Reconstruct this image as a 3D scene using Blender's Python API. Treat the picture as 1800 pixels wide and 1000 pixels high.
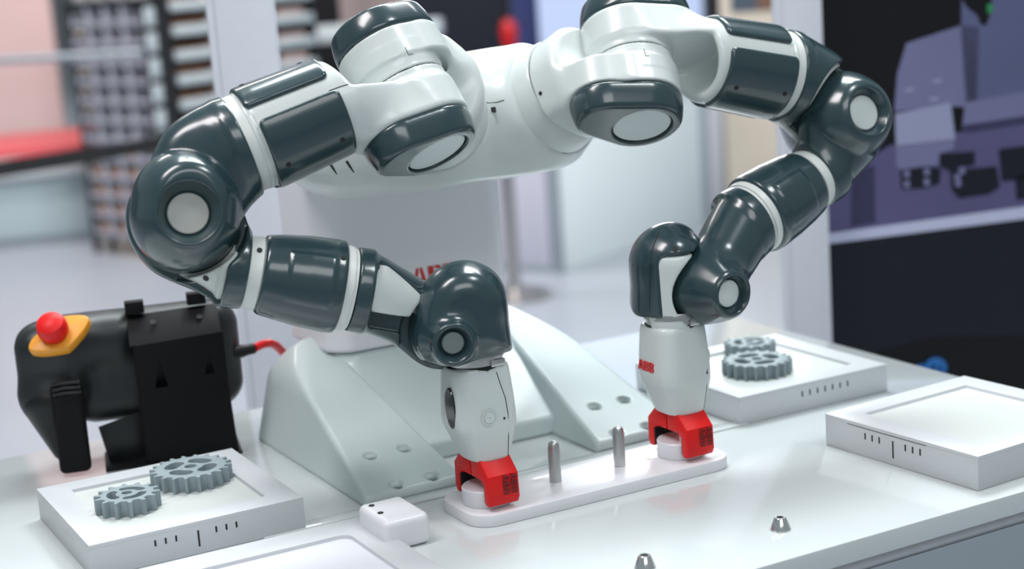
import bpy, bmesh, math, random
import numpy as np
from mathutils import Matrix, Vector
random.seed(7)
for o in list(bpy.data.objects): bpy.data.objects.remove(o)
SC = bpy.context.scene
COL = SC.collection
PI = math.pi

# ------------------------------------------------------------------ camera
YAW, TILT, ROLL = math.radians(-27.8), math.radians(11.365), math.radians(-4.03)
CAM = np.array([-0.8, -1.484, 0.56])
FPX = 2896.0
_cy, _sy, _ct, _st, _cr, _sr = math.cos(YAW), math.sin(YAW), math.cos(TILT), math.sin(TILT), math.cos(ROLL), math.sin(ROLL)
_f0 = np.array([-_sy, _cy, 0]); _r0 = np.array([_cy, _sy, 0]); _u0 = np.array([0, 0, 1.0])
FWD = _f0*_ct - _u0*_st; _up = _u0*_ct + _f0*_st
RIGHT = _r0*_cr + _up*_sr; UP = _up*_cr - _r0*_sr
cd = bpy.data.cameras.new('camera'); cam = bpy.data.objects.new('camera', cd); COL.objects.link(cam)
cd.sensor_fit = 'HORIZONTAL'; cd.sensor_width = 36.0; cd.lens = 36.0*FPX/1800.0
cam.matrix_world = Matrix([[RIGHT[0], UP[0], -FWD[0], CAM[0]], [RIGHT[1], UP[1], -FWD[1], CAM[1]], [RIGHT[2], UP[2], -FWD[2], CAM[2]], [0, 0, 0, 1]])
cd.clip_end = 200; cd.clip_start = 0.05
cd.dof.use_dof = True; cd.dof.focus_distance = 1.66; cd.dof.aperture_fstop = 3.4; cd.dof.aperture_blades = 0
SC.camera = cam

# ------------------------------------------------------------------ world, lights, exposure
FLOOR = -0.9
w = bpy.data.worlds.new('hall_ambience'); SC.world = w; w.use_nodes = True
bg = w.node_tree.nodes['Background']; bg.inputs[0].default_value = (0.80, 0.93, 0.97, 1); bg.inputs[1].default_value = 0.33
def lamp(name, loc, target, sx, sy, power, col):
    l = bpy.data.lights.new(name, 'AREA'); l.shape = 'RECTANGLE'; l.size = sx; l.size_y = sy; l.energy = power; l.color = col
    o = bpy.data.objects.new(name, l); COL.objects.link(o); o.location = loc
    o.rotation_euler = (Vector(target)-Vector(loc)).to_track_quat('-Z', 'Y').to_euler()
    return o
lamp('hall_and_fill_lamp', (0.9, 1.5, 3.4), (0.1, 0.2, 0), 2.2, 0.8, 125, (0.90, 0.98, 1.0))
lamp('hall_and_fill_lamp', (-1.6, -0.2, 3.3), (0, 0, 0.1), 0.7, 1.6, 62, (1.0, 0.95, 0.97))
lamp('hall_and_fill_lamp', (1.2, -1.4, 3.4), (0, 0, 0.2), 0.7, 0.7, 30, (0.93, 0.98, 1.0))
lamp('hall_and_fill_lamp', (-0.9, -4.2, 3.6), (0.1, 0.2, 0.2), 3.0, 1.6, 62, (0.96, 0.97, 1.0))  # added fill from the front, brightens column and torso
lamp('hall_and_fill_lamp', (2.4, 2.0, 4.4), (3.4, 5.4, -0.4), 3.0, 1.6, 260, (0.95, 0.97, 1.0))  # added fill, set forward to brighten the upright cabinet fronts
lamp('hall_and_fill_lamp', (9.6, 15.8, 4.3), (6.0, 9.5, -0.9), 4.4, 3.0, 520, (0.97, 0.98, 1.0))
lamp('hall_and_fill_lamp', (0.2, 6.4, 4.4), (1.0, 8.4, -0.3), 2.4, 1.6, 260, (1.0, 0.93, 0.92))
SC.view_settings.view_transform = 'Standard'; SC.view_settings.look = 'None'
SC.view_settings.gamma = 1.0; SC.view_settings.use_curve_mapping = False
SC.view_settings.exposure = 0.10

# ------------------------------------------------------------------ materials
def mat(name, col, rough=0.4, metal=0.0, coat=0.0, noise=0.0, nscale=40.0, bump=0.0, spec=0.5, emit=None, coatr=0.08):
    m = bpy.data.materials.new(name); m.use_nodes = True
    nt = m.node_tree; b = nt.nodes['Principled BSDF']
    b.inputs['Base Color'].default_value = (*col, 1); b.inputs['Roughness'].default_value = rough; b.inputs['Metallic'].default_value = metal
    b.inputs['Coat Weight'].default_value = coat; b.inputs['Coat Roughness'].default_value = coatr; b.inputs['Specular IOR Level'].default_value = spec
    if emit:
        b.inputs['Emission Color'].default_value = (*emit[0], 1); b.inputs['Emission Strength'].default_value = emit[1]
    tc = nt.nodes.new('ShaderNodeTexCoord'); nz = nt.nodes.new('ShaderNodeTexNoise')
    nz.inputs['Scale'].default_value = nscale; nz.inputs['Detail'].default_value = 4
    nt.links.new(tc.outputs['Object'], nz.inputs['Vector'])
    if noise:
        mx = nt.nodes.new('ShaderNodeMix'); mx.data_type = 'RGBA'
        mx.inputs[6].default_value = (*[c*(1-noise) for c in col], 1); mx.inputs[7].default_value = (*[min(1, c*(1+noise)) for c in col], 1)
        nt.links.new(nz.outputs['Fac'], mx.inputs[0]); nt.links.new(mx.outputs[2], b.inputs['Base Color'])
    if bump:
        bp = nt.nodes.new('ShaderNodeBump'); bp.inputs['Strength'].default_value = bump; bp.inputs['Distance'].default_value = 0.001
        nt.links.new(nz.outputs['Fac'], bp.inputs['Height']); nt.links.new(bp.outputs['Normal'], b.inputs['Normal'])
    return m
M = dict(
 white=mat('pearl_white_plastic', (0.60, 0.645, 0.635), 0.33, coat=0.25, noise=0.03, nscale=6),
 white2=mat('satin_white_plastic', (0.82, 0.81, 0.85), 0.4, noise=0.03, nscale=8),
 inlay=mat('light_grey_plastic', (0.55, 0.58, 0.56), 0.4, noise=0.03, nscale=8),
 dark=mat('slate_teal_plastic', (0.020, 0.045, 0.052), 0.24, coat=0.5, noise=0.06, nscale=5, coatr=0.12),
 gap=mat('dark_joint_gap', (0.012, 0.014, 0.015), 0.7, noise=0.1),
 disc=mat('grey_axis_disc', (0.40, 0.41, 0.385), 0.45, noise=0.04, nscale=20),
 disc3=mat('dark_grey_axis_disc', (0.20, 0.23, 0.23), 0.45, noise=0.04, nscale=20),
 disc2=mat('white_axis_disc', (0.62, 0.67, 0.66), 0.35, noise=0.04, nscale=20),
 ring=mat('off_white_ring', (0.64, 0.67, 0.65), 0.4, noise=0.03, nscale=20),
 metal=mat('brushed_steel', (0.55, 0.55, 0.55), 0.3, metal=1.0, noise=0.08, nscale=60),
 chrome=mat('polished_steel', (0.75, 0.75, 0.76), 0.12, metal=1.0, noise=0.05, nscale=30),
 red=mat('red_plastic', (0.72, 0.006, 0.006), 0.42, noise=0.06, nscale=30, spec=0.3),
 redprint=mat('red_print', (0.62, 0.03, 0.03), 0.5, noise=0.05),
 darkred=mat('engraved_red', (0.16, 0.004, 0.006), 0.6, noise=0.1),
 gear=mat('grey_printed_plastic', (0.25, 0.31, 0.33), 0.55, noise=0.08, nscale=80, bump=0.15),
 black=mat('black_plastic', (0.005, 0.006, 0.007), 0.40, noise=0.2, nscale=60, spec=0.35),
 blackm=mat('black_powder_coat', (0.0025, 0.003, 0.0035), 0.6, noise=0.2, nscale=200, bump=0.1, spec=0.2),
 char=mat('charcoal_plastic', (0.009, 0.012, 0.014), 0.40, noise=0.15, nscale=40),
 yellow=mat('yellow_plastic', (0.75, 0.30, 0.02), 0.4, noise=0.05),
 cast=mat('painted_casting', (0.55, 0.63, 0.63), 0.42, coat=0.2, noise=0.03, nscale=10),
 table=mat('glossy_white_top', (0.60, 0.64, 0.645), 0.16, coat=0.6, noise=0.04, nscale=3, coatr=0.05),
 tray=mat('white_tray_plastic', (0.54, 0.56, 0.58), 0.42, noise=0.02, nscale=10),
 panel=mat('white_tray_panel', (0.74, 0.75, 0.81), 0.45, noise=0.02, nscale=10),
 pom=mat('white_acetal', (0.74, 0.74, 0.77), 0.35, coat=0.2, noise=0.02, nscale=12),
 lens=mat('camera_glass', (0.008, 0.009, 0.010), 0.08, coat=1.0, noise=0.2),
)

# ------------------------------------------------------------------ object helpers
def link(name, me, m=None, parent=None, smooth=True, mw=None):
    if m is not None:
        me.materials.clear(); me.materials.append(M[m] if isinstance(m, str) else m)
    o = bpy.data.objects.new(name, me); COL.objects.link(o)
    if mw is not None: o.matrix_basis = mw
    if parent: o.parent = parent
    return o
def tag(o, label=None, cat=None, group=None, kind=None):
    if label: o['label'] = label
    if cat: o['category'] = cat
    if group: o['group'] = group
    if kind: o['kind'] = kind
    return o
def empty(name, loc=(0, 0, 0), rz=0.0):
    o = bpy.data.objects.new(name, None); o.empty_display_size = 0.05; COL.objects.link(o)
    o.location = loc; o.rotation_euler = (0, 0, rz); return o
def finish(bm, ang=35):
    me = bpy.data.meshes.new('mesh'); bmesh.ops.recalc_face_normals(bm, faces=bm.faces); bm.to_mesh(me); bm.free()
    me.polygons.foreach_set('use_smooth', [True]*len(me.polygons))
    me.set_sharp_from_angle(angle=math.radians(ang)); return me
def box_me(lo, hi, bev=0.0, seg=2):
    bm = bmesh.new(); r = bmesh.ops.create_cube(bm, size=1.0)
    for v in bm.verts:
        for i in range(3): v.co[i] = lo[i] + (v.co[i]+0.5)*(hi[i]-lo[i])
    if bev: bmesh.ops.bevel(bm, geom=bm.edges[:], offset=bev, segments=seg, profile=0.5, affect='EDGES')
    return finish(bm)
def lathe_me(prof, n=40, org=(0, 0, 0), axis=(0, 0, 1), caps=True, ang=35):
    # prof: (radius, height) pairs
    ax = Vector(axis).normalized(); q = Vector((0, 0, 1)).rotation_difference(ax).to_matrix(); o = Vector(org)
    bm = bmesh.new(); rings = []
    for r, h in prof:
        rings.append([bm.verts.new(o + q @ Vector((r*math.cos(2*PI*i/n), r*math.sin(2*PI*i/n), h))) for i in range(n)])
    for a, b in zip(rings, rings[1:]):
        for i in range(n): bm.faces.new((a[i], a[(i+1) % n], b[(i+1) % n], b[i]))
    if caps: bm.faces.new(rings[0][::-1]); bm.faces.new(rings[-1])
    return finish(bm, ang)
def tube_me(pts, r, n=10):
    pts = [Vector(p) for p in pts]; bm = bmesh.new(); rings = []; nrm = None
    for i, p in enumerate(pts):
        t = (pts[min(i+1, len(pts)-1)] - pts[max(i-1, 0)]).normalized()
        if nrm is None: nrm = t.orthogonal().normalized()
        nrm = (nrm - t*nrm.dot(t)).normalized(); bn = t.cross(nrm)
        rr = r[i] if isinstance(r, (list, tuple)) else r
        rings.append([bm.verts.new(p + (nrm*math.cos(2*PI*k/n) + bn*math.sin(2*PI*k/n))*rr) for k in range(n)])
    for a, b in zip(rings, rings[1:]):
        for k in range(n): bm.faces.new((a[k], a[(k+1) % n], b[(k+1) % n], b[k]))
    bm.faces.new(rings[0][::-1]); bm.faces.new(rings[-1])
    return finish(bm)
def curve_me(loops, depth, bev=0.0, center=True):
    # loops of 2-D points (outer first, holes after) filled and extruded along z from -depth/2 to depth/2
    cu = bpy.data.curves.new('c', 'CURVE'); cu.dimensions = '2D'; cu.fill_mode = 'BOTH'
    cu.extrude = max(depth/2-bev, 1e-5); cu.bevel_depth = bev; cu.bevel_resolution = 1; cu.offset = -bev
    for lp in loops:
        s = cu.splines.new('POLY'); s.points.add(len(lp)-1); s.use_cyclic_u = True
        for p, q in zip(s.points, lp): p.co = (q[0], q[1], 0, 1)
    o = bpy.data.objects.new('c', cu); COL.objects.link(o)
    me = bpy.data.meshes.new_from_object(o.evaluated_get(bpy.context.evaluated_depsgraph_get()))
    bpy.data.objects.remove(o); bpy.data.curves.remove(cu)
    bm = bmesh.new(); bm.from_mesh(me); bpy.data.meshes.remove(me)
    bmesh.ops.remove_doubles(bm, verts=bm.verts, dist=1e-6)
    return finish(bm, 30)
def rrect(w, h, r, cx=0, cy=0, n=6):
    pts = []
    for sx, sy, a0 in ((1, 1, 0), (-1, 1, 90), (-1, -1, 180), (1, -1, 270)):
        for i in range(n+1):
            a = math.radians(a0 + 90*i/n); pts.append((cx + sx*(w/2-r) + r*math.cos(a), cy + sy*(h/2-r) + r*math.sin(a)))
    return pts
def circ(r, n=24, cx=0, cy=0): return [(cx + r*math.cos(2*PI*i/n), cy + r*math.sin(2*PI*i/n)) for i in range(n)]
def xform(me, mx): me.transform(mx); return me
def at(px, py, depth):        # world point seen at a pixel of the photograph, at a real distance along the view
    return Vector(CAM + depth*(FWD + (px-900)/FPX*RIGHT - (py-500)/FPX*UP))
def onz(px, py, z):
    d = FWD + (px-900)/FPX*RIGHT - (py-500)/FPX*UP; return Vector(CAM + d*((z-CAM[2])/d[2]))

# ------------------------------------------------------------------ signed distance modelling
V = lambda *a: np.array(a, dtype=np.float64)
def seg_t(p, a, b):
    ab = b-a; return np.clip(((p-a)@ab)/(ab@ab), 0, 1)
def rcone(p, a, b, r1, r2):            # rounded cone
    ba = b-a; L2 = ba@ba; rr = r1-r2; a2 = L2-rr*rr; il2 = 1/L2
    pa = p-a; y = pa@ba; z = y-L2; q = pa*L2 - y[..., None]*ba; x2 = (q*q).sum(-1); y2 = y*y*L2; z2 = z*z*L2
    k = math.copysign(1, rr)*rr*rr*x2
    d3 = (np.sqrt(np.maximum(x2*a2*il2, 0))+y*rr)*il2 - r1
    d1 = np.sqrt(x2+z2)*il2 - r2; d2 = np.sqrt(x2+y2)*il2 - r1
    return np.where(np.sign(z)*a2*z2 > k, d1, np.where(np.sign(y)*a2*y2 < k, d2, d3))
def cyl(p, a, b, r, rd=0.0):           # capped cylinder with rounded rims
    ba = b-a; L = np.linalg.norm(ba); n = ba/L; m = (a+b)/2
    h = (p-m)@n; q = p-m - h[..., None]*n; rad = np.sqrt((q*q).sum(-1))
    dx = rad-r+rd; dy = np.abs(h)-L/2+rd
    return np.minimum(np.maximum(dx, dy), 0) + np.hypot(np.maximum(dx, 0), np.maximum(dy, 0)) - rd
def ccone(p, a, b, r1, r2, rd=0.0):    # capped cone
    ba = b-a; L = np.linalg.norm(ba); n = ba/L; m = (a+b)/2
    h = (p-m)@n; q = p-m - h[..., None]*n; rad = np.sqrt((q*q).sum(-1))
    rr = r1+(r2-r1)*np.clip(h/L+0.5, 0, 1); dx = (rad-rr)*L/math.hypot(L, r1-r2)+rd; dy = np.abs(h)-L/2+rd
    return np.minimum(np.maximum(dx, dy), 0) + np.hypot(np.maximum(dx, 0), np.maximum(dy, 0)) - rd
def ell(p, c, r):
    k0 = np.linalg.norm((p-c)/r, axis=-1); k1 = np.linalg.norm((p-c)/(r*r), axis=-1)
    return k0*(k0-1)/np.maximum(k1, 1e-9)
def rbox(p, c, h, rd):
    q = np.abs(p-c)-(h-rd); return np.linalg.norm(np.maximum(q, 0), axis=-1)+np.minimum(q.max(-1), 0)-rd
def ext(d2, z, z0, z1, rd):            # 2-D distance extruded along z with rounded rims
    dx = d2+rd; dy = np.abs(z-(z0+z1)/2)-(z1-z0)/2+rd
    return np.minimum(np.maximum(dx, dy), 0) + np.hypot(np.maximum(dx, 0), np.maximum(dy, 0)) - rd
def smin(a, b, k):
    h = np.maximum(k-np.abs(a-b), 0)/k; return np.minimum(a, b)-h*h*k*0.25
def smax(a, b, k): return -smin(-a, -b, k)
def flat(p, ax):                       # drop one coordinate
    q = p.copy(); q[..., ax] = 0; return q
def sdf_me(f, lo, hi, h):
    lo = np.array(lo, float); hi = np.array(hi, float); n = np.ceil((hi-lo)/h).astype(int)+1
    ax = [lo[i]+h*np.arange(n[i]) for i in range(3)]
    G = np.stack(np.meshgrid(*ax, indexing='ij'), -1); F = f(G.reshape(-1, 3)).reshape(n); F = np.where(F == 0, 1e-9, F)
    S = F < 0; c = [n[i]-1 for i in range(3)]
    corner = lambda A, i, j, k: A[i:i+c[0], j:j+c[1], k:k+c[2]]
    cnt = np.zeros(c, int); pos = np.zeros((*c, 3))
    offs = [(i, j, k) for i in (0, 1) for j in (0, 1) for k in (0, 1)]
    for a in offs:
        for d in range(3):
            if a[d]: continue
            b = list(a); b[d] = 1; Fa = corner(F, *a); Fb = corner(F, *b); mk = (Fa < 0) != (Fb < 0)
            t = np.where(mk, Fa/np.where(mk, Fa-Fb, 1), 0); cnt += mk
            for e in range(3): pos[..., e] += mk*(a[e]+(t if e == d else 0))
    act = cnt > 0; idx = -np.ones(c, int); idx[act] = np.arange(act.sum())
    base = np.stack(np.nonzero(act), -1); Vt = lo+h*(base+pos[act]/cnt[act][:, None])
    quads = []
    for d in range(3):
        o1, o2 = [(1, 2), (2, 0), (0, 1)][d]
        sl = [slice(0, n[e]-1) if e == d else slice(1, n[e]-1) for e in range(3)]
        sa = S[tuple(sl)]; sl2 = list(sl); sl2[d] = slice(1, n[d]); sb = S[tuple(sl2)]
        I = np.stack(np.nonzero(sa != sb), -1); flip = sa[tuple(I.T)]
        I = I + np.array([0 if e == d else 1 for e in range(3)])
        def cid(s1, s2):
            J = I.copy(); J[:, o1] -= s1; J[:, o2] -= s2; return idx[tuple(J.T)]
        q = np.stack([cid(1, 1), cid(0, 1), cid(0, 0), cid(1, 0)], -1)
        q[~flip] = q[~flip][:, ::-1]; quads.append(q)
    Q = np.concatenate(quads)
    e = h*0.2
    for it in range(3):
        v0 = f(Vt); g = np.stack([(f(Vt+np.eye(3)[i]*e)-f(Vt-np.eye(3)[i]*e))/(2*e) for i in range(3)], -1)
        st = (v0/np.maximum((g*g).sum(-1), 0.15))[:, None]*g; ln = np.linalg.norm(st, axis=-1, keepdims=True)
        Vt = Vt - st*np.minimum(1, 0.5*h/np.maximum(ln, 1e-12))
    me = bpy.data.meshes.new('mesh'); me.vertices.add(len(Vt)); me.vertices.foreach_set('co', Vt.ravel())
    me.loops.add(Q.size); me.loops.foreach_set('vertex_index', Q.ravel().astype(np.int32))
    me.polygons.add(len(Q)); me.polygons.foreach_set('loop_start', np.arange(0, Q.size, 4, dtype=np.int32))
    me.polygons.foreach_set('use_smooth', np.ones(len(Q), bool)); me.update(calc_edges=True); me.validate()
    return me
HH = 0.0017     # cell size of the modelled shells

# ================================================================== setting: floor
def structure(name, me, m, mw=None): return tag(link(name, me, m, mw=mw), kind='structure')
floor_m = mat('polished_hall_floor', (0.34, 0.365, 0.41), 0.32, noise=0.06, nscale=0.8)
structure('wall_back', box_me((-30, 40, FLOOR), (40, 40.3, 7.5)), mat('far_hall_wall', (0.30, 0.31, 0.33), 0.8, noise=0.1, nscale=0.5))
structure('floor', box_me((-30, -10, FLOOR-0.1), (40, 60, FLOOR)), floor_m)

# ================================================================== table
tbl = empty('display_table', (0, 0, FLOOR))
tag(tbl, 'white glossy display table carrying the two-armed robot and trays', 'table')
up = -FLOOR
def tpart(name, me, m): return link(name, me, m, tbl)
tpart('tabletop', box_me((-1.05, -0.333, up-0.022), (0.622, 0.522, up), 0.0015), 'table')
tpart('edge_strip', box_me((-1.048, -0.330, up-0.034), (0.619, 0.519, up-0.0225), 0.001), 'metal')
tpart('front_panel', box_me((-1.05, -0.333, 0.06), (0.622, -0.315, up-0.0345), 0.001), mat('grey_lacquer_panel', (0.30, 0.34, 0.38), 0.3, noise=0.03, nscale=2))
tpart('side_panel', box_me((0.604, -0.3149, 0.06), (0.622, 0.522, up-0.0345), 0.001), 'tray')
tpart('back_panel', box_me((-1.05, 0.504, 0.06), (0.6039, 0.522, up-0.0345), 0.001), 'tray')
tpart('plinth', box_me((-1.0, -0.30, 0), (0.58, 0.48, 0.06), 0.002), 'blackm')

# ================================================================== robot
KS = 1.01643
rob = empty('dual_arm_robot', (0, 0.25, 0))
tag(rob, 'white and slate two-armed industrial robot bolted to the display table', 'robot')
RI = Matrix.Translation((0, -0.25, 0))
def rpart(name, me, m, mw=None): return link(name, me, m, rob, mw=RI @ (mw if mw else Matrix()))
def Rm(ax, a): return Matrix.Rotation(a, 4, ax)
def T6(xyz, rpy): return Matrix.Translation(xyz) @ Rm('Z', rpy[2]) @ Rm('Y', rpy[1]) @ Rm('X', rpy[0])
h_ = PI/2
CH = [((.03, 0, .1), (h_, 0, 0)), ((-.03, .17283, 0), (-h_, 0, 0)), ((-.04188, 0, .07873), (h_, -h_, 0)), ((.0405, .16461, 0), (-h_, 0, 0)),
      ((-.027, 0, .10039), (h_, 0, 0)), ((.027, .029, 0), (-h_, 0, 0))]
BASE = Matrix.Translation((0.0327, 0.1737, -0.0275)) @ Matrix([[0, KS, 0, 0], [-KS, 0, 0, 0], [0, 0, KS, 0], [0, 0, 0, 1]])
ANG = {'r': [59.5046, -85.6685, 252.3229, 56.3789, -165.4087, 73.4132, -156.1681], 'l': [-62.5901, -74.9208, 110.6298, 56.4379, -194.5177, 71.3403, -67.5797]}
def frames(side):
    s = 1 if side == 'l' else -1; q = [math.radians(a) for a in ANG[side]]
    m = BASE @ T6((.05355, s*.0725, .41492), (s*.9781, -.5716, s*2.318)) @ Rm('Z', q[0]); out = [m]
    for i, (x, r) in enumerate(CH): m = m @ T6(x, r) @ Rm('Z', q[i+1]); out.append(m)
    return out
FR = {s: frames(s) for s in 'rl'}

# ---- foot: two ramps, rear block, base plate, column
BX = 0.022
def ramp(p):
    x, y, z = p[:, 0], p[:, 1], p[:, 2]
    top = (z - np.minimum(0.011+(y-0.056)*0.345, 0.118))/1.057
    d = smax(top, 0.058-y, 0.005); d = smax(d, y-0.385, 0.02)
    d = smax(d, (np.abs(x-0.143) - 0.060 + z*0.26)/1.03, 0.006); d = smax(d, -z, 0.001)
    d = smax(d, (z-0.070-0.80*(0.203-x))/1.28, 0.012)
    for hx, hy in ((0.118, 0.067), (0.160, 0.067), (0.123, 0.122), (0.164, 0.122)):
        r = np.hypot(x-hx, y-hy); zt = 0.011+(hy-0.056)*0.345
        d = smax(d, -smin(r-0.0062, smax(r-0.0085, -(z-zt+0.002), 0.001), 0.001), 0.0015)
    return d
rm_r = sdf_me(ramp, (0.07, 0.045, -0.006), (0.215, 0.415, 0.13), 0.0026)
rm_l = rm_r.copy(); rm_l.transform(Matrix.Scale(-1, 4, (1, 0, 0))); rm_l.flip_normals()
bolt = lathe_me([(.0005, -.001), (.0058, -.001), (.0058, .0), (.0030, .0), (.0028, -.0008), (.0005, -.0008)], 16, caps=False)
for sg, me in ((1, rm_r), (-1, rm_l)):
    fr0 = rpart('foot_ramp', me, 'cast', Matrix.Translation((BX, 0, 0)))
    for hx, hy in ((0.118, 0.067), (0.160, 0.067), (0.123, 0.122), (0.164, 0.122)):
        link('hole_shade_bolt', bolt, 'disc3', fr0, mw=Matrix.Translation((sg*hx, hy, 0.011+(hy-0.056)*0.345-.0052)))  # bolt head coloured dark to stand in for shade deep in the hole
def skirt(p):      # sloping pedestal between the ramps
    x, y, z = p[:, 0], p[:, 1], p[:, 2]
    d = smax(np.abs(x)-0.118, 0.300-y, 0.01); d = smax(d, (np.abs(x)-0.100+(0.300-y))*0.72, 0.006)
    d = smax(d, y-0.44, 0.02); d = smax(d, z-0.104, 0.004)
    apron = smax(np.abs(x)-0.105, smax((z-0.022-(y-0.160)*0.50)/1.118, 0.158-y, 0.004), 0.004)
    apron = smax(apron, y-0.4, 0.01); apron = smax(apron, z-0.085, 0.004)
    return smax(smin(d, apron, 0.03), -z, 0.001)
rpart('pedestal', sdf_me(skirt, (-0.13, 0.135, -0.006), (0.13, 0.46, 0.12), 0.003), 'cast', Matrix.Translation((BX, 0, 0)))
def column(p):
    x, y, z = p[:, 0]-0.018, p[:, 1], p[:, 2]
    d = smax(np.abs(x)-0.124, 0.297-y, 0.004); d = smax(d, (np.abs(x)-0.101 + (0.297-y))*0.72, 0.006)
    d = smax(d, y-0.44, 0.01); return smax(smax(d, z-0.345, 0.004), 0.1065-z, 0.003)
colm = rpart('column', sdf_me(column, (-0.18, 0.28, 0.10), (0.18, 0.45, 0.355), 0.0035), 'white2')

# ---- torso with its two shoulder stubs
J1 = {s: np.array(FR[s][0].to_translation()) for s in 'rl'}
Z1 = {s: np.array(FR[s][0].to_3x3() @ Vector((0, 0, 1)))/KS for s in 'rl'}
CX = 0.030
def torso(p):
    d = ell(p, V(CX, 0.250, 0.362), V(0.200, 0.150, 0.086))
    d = smin(d, rbox(p, V(CX, 0.165, 0.415), V(0.085, 0.045, 0.034), 0.03), 0.03)
    for s in 'rl':
        j, z = J1[s], Z1[s]
        d = smin(d, ccone(p, j-z*0.14, j-z*0.0006, 0.080, 0.0630, 0.001), 0.045)
    d = smax(d, 0.296-p[:, 2]+0.02*np.clip((0.25-p[:, 1])/0.1, -1, 1), 0.012)
    # slots on the flank
    return d
tor = rpart('torso', sdf_me(torso, (-0.20, 0.06, 0.26), (0.24, 0.40, 0.50), 0.0036), 'white')

# ---- arm links, modelled once in their joint frames and used by both arms
def hull2(p, ax, a, ra, b, rb): return rcone(flat(p, ax), a, b, ra, rb)
DR = 0.0455       # inner drum shared by the two halves of the shoulder joint
def link1_half(p, tip): return hull2(p, 1, V(.03, 0, .1), .0470, V(.03-tip*1.35, 0, .1-tip*.4), .0470-tip*.35)
def link1(tip):
    def f(p):
        y = -p[:, 1]; half = ext(link1_half(p, tip), y, 0.0155, 0.0475, 0.0012)
        sh = cyl(p, V(0, 0, .015), V(0, 0, .071), .0565, .010)
        q = flat(p, 1); fair = ext(rcone(q, V(.004, 0, .045), V(.026, 0, .096), .046, .046), y, .006, .0475, .006)
        sh = smin(sh, fair, .03)
        clr = smax(np.hypot(p[:, 0]-.03, p[:, 2]-.1)-0.0580, 0.005-y, 0.004)
        sh = smax(sh, -clr, 0.005)
        d = smin(sh, half, 0.016)
        dr = ext(np.hypot(p[:, 0]-.03, p[:, 2]-.1)-DR, y, 0.0004, 0.03, 0.0004)
        d = smin(d, dr, 0.004)
        return smax(d, 0.0335-p[:, 2], 0.002)
    return f
def capshape(d2, h, p, a, b):
    taper = d2 + np.clip((h-0.054)/0.022, 0, 2)**1.6*0.0045
    return smax(ext(taper, h, 0.0482, 0.0772, 0.0045), -cyl(p, a, b, .0325), 0.0015)
def link1_cap(tip): return lambda p: capshape(link1_half(p, tip), -p[:, 1], p, V(.03, -.0725, .1), V(.03, -.11, .1))
def link2_half(p): return hull2(p, 2, V(0, 0, 0), .0470, V(-.018, .034, 0), .036)
def barrel_r(y): return 0.0440+0.0045*np.clip((y-0.03)/0.12, 0, 1)
def link2_barrel(p):
    t = np.clip(p[:, 1]/.062, 0, 1); return np.hypot(p[:, 0]+.03*t*t*(3-2*t), p[:, 2])-barrel_r(p[:, 1])
def link2(p):
    z = -p[:, 2]; half = ext(link2_half(p), z, 0.0155, 0.0475, 0.0012)
    bar = smax(link2_barrel(p), np.abs(p[:, 1]-0.0835)-0.0835, 0.003)
    bar = smax(bar, -(p[:, 1]-0.004), 0.01)
    r = np.hypot(p[:, 0], p[:, 1])
    bar = smin(bar, ext(link2_half(p), z, 0.006, 0.0475, 0.004), 0.022)
    clr = smax(p[:, 1]-.0625-.25*np.maximum(p[:, 2], 0), z-.009+.10*np.maximum(p[:, 1]-.02, 0), .006)
    bar = smax(bar, -clr, 0.005)
    scoop = smax(ell(p, V(-.030, .054, .002), V(.0385, .036, .0385)), -(p[:, 2]+.0085), .008)
    bar = smax(bar, -scoop, .004)
    d = smin(bar, half, 0.006)
    d = smin(d, ext(r-DR, z, 0.0004, 0.03, 0.0004), 0.004)
    gr = np.hypot(np.hypot(p[:, 0]+.03, p[:, 2])-.0484, p[:, 1]-.1605)-0.0010
    return smax(d, -gr, 0.0008)
def link2_cap(p): return capshape(link2_half(p), -p[:, 2], p, V(0, 0, -.0725), V(0, 0, -.11))
def cover2(a0, a1, y0, y1):            # arm cover, angle from -x towards +z
    ac, ah = math.radians((a0+a1)/2), math.radians((a1-a0)/2)
    def f(p):
        a = np.arctan2(p[:, 2], -(p[:, 0]+.03)); da = np.abs((a-ac+PI) % (2*PI)-PI)
        q0 = (da-ah)*0.045+0.006; q1 = np.abs(p[:, 1]-(y0+y1)/2)-(y1-y0)/2+0.006
        r2 = np.minimum(np.maximum(q0, q1), 0)+np.hypot(np.maximum(q0, 0), np.maximum(q1, 0))-0.006
        return smax(np.abs(link2_barrel(p)-0.0005)-0.0036, r2, 0.0035)
    return f
C4 = V(-.04188, 0, .07873)
def axis_recess(p, c, n, front, ra, rb, dep):
    # dished ring around an axis disc: conical mouth radius ra narrowing to rb
    h = (p-c)@n; q = p-c-h[:, None]*n; r = np.linalg.norm(q, axis=1)
    return np.maximum(r-(rb+(ra-rb)*np.clip((h-front+dep)/dep, 0, 1.3)), -(h-front+dep))
def dome(r2, h, R, h1):                # egg-shaped cover over a joint disc
    return ext(r2-R + np.clip((h-.006)/(h1-.006), 0, 1.4)**2.2*.022, h, -.002, h1, .006)
def link3_solid(p, g=0.0):
    ring = ccone(p, V(0, 0, .0022), V(0, 0, .014), .0490-g, .0486-g, .002)
    neck = rcone(p, V(0, .000, .010), V(-.010, .006, .040), .0484-g, .0455-g)
    q = flat(p, 1); web = ext(rcone(q, V(-.006, 0, .040), C4*V(1, 0, 1), .0480-g, .0475-g), -p[:, 1], -.004, .026-g, .016)
    return smin(smin(ring, neck, .006), web, .022)
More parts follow.
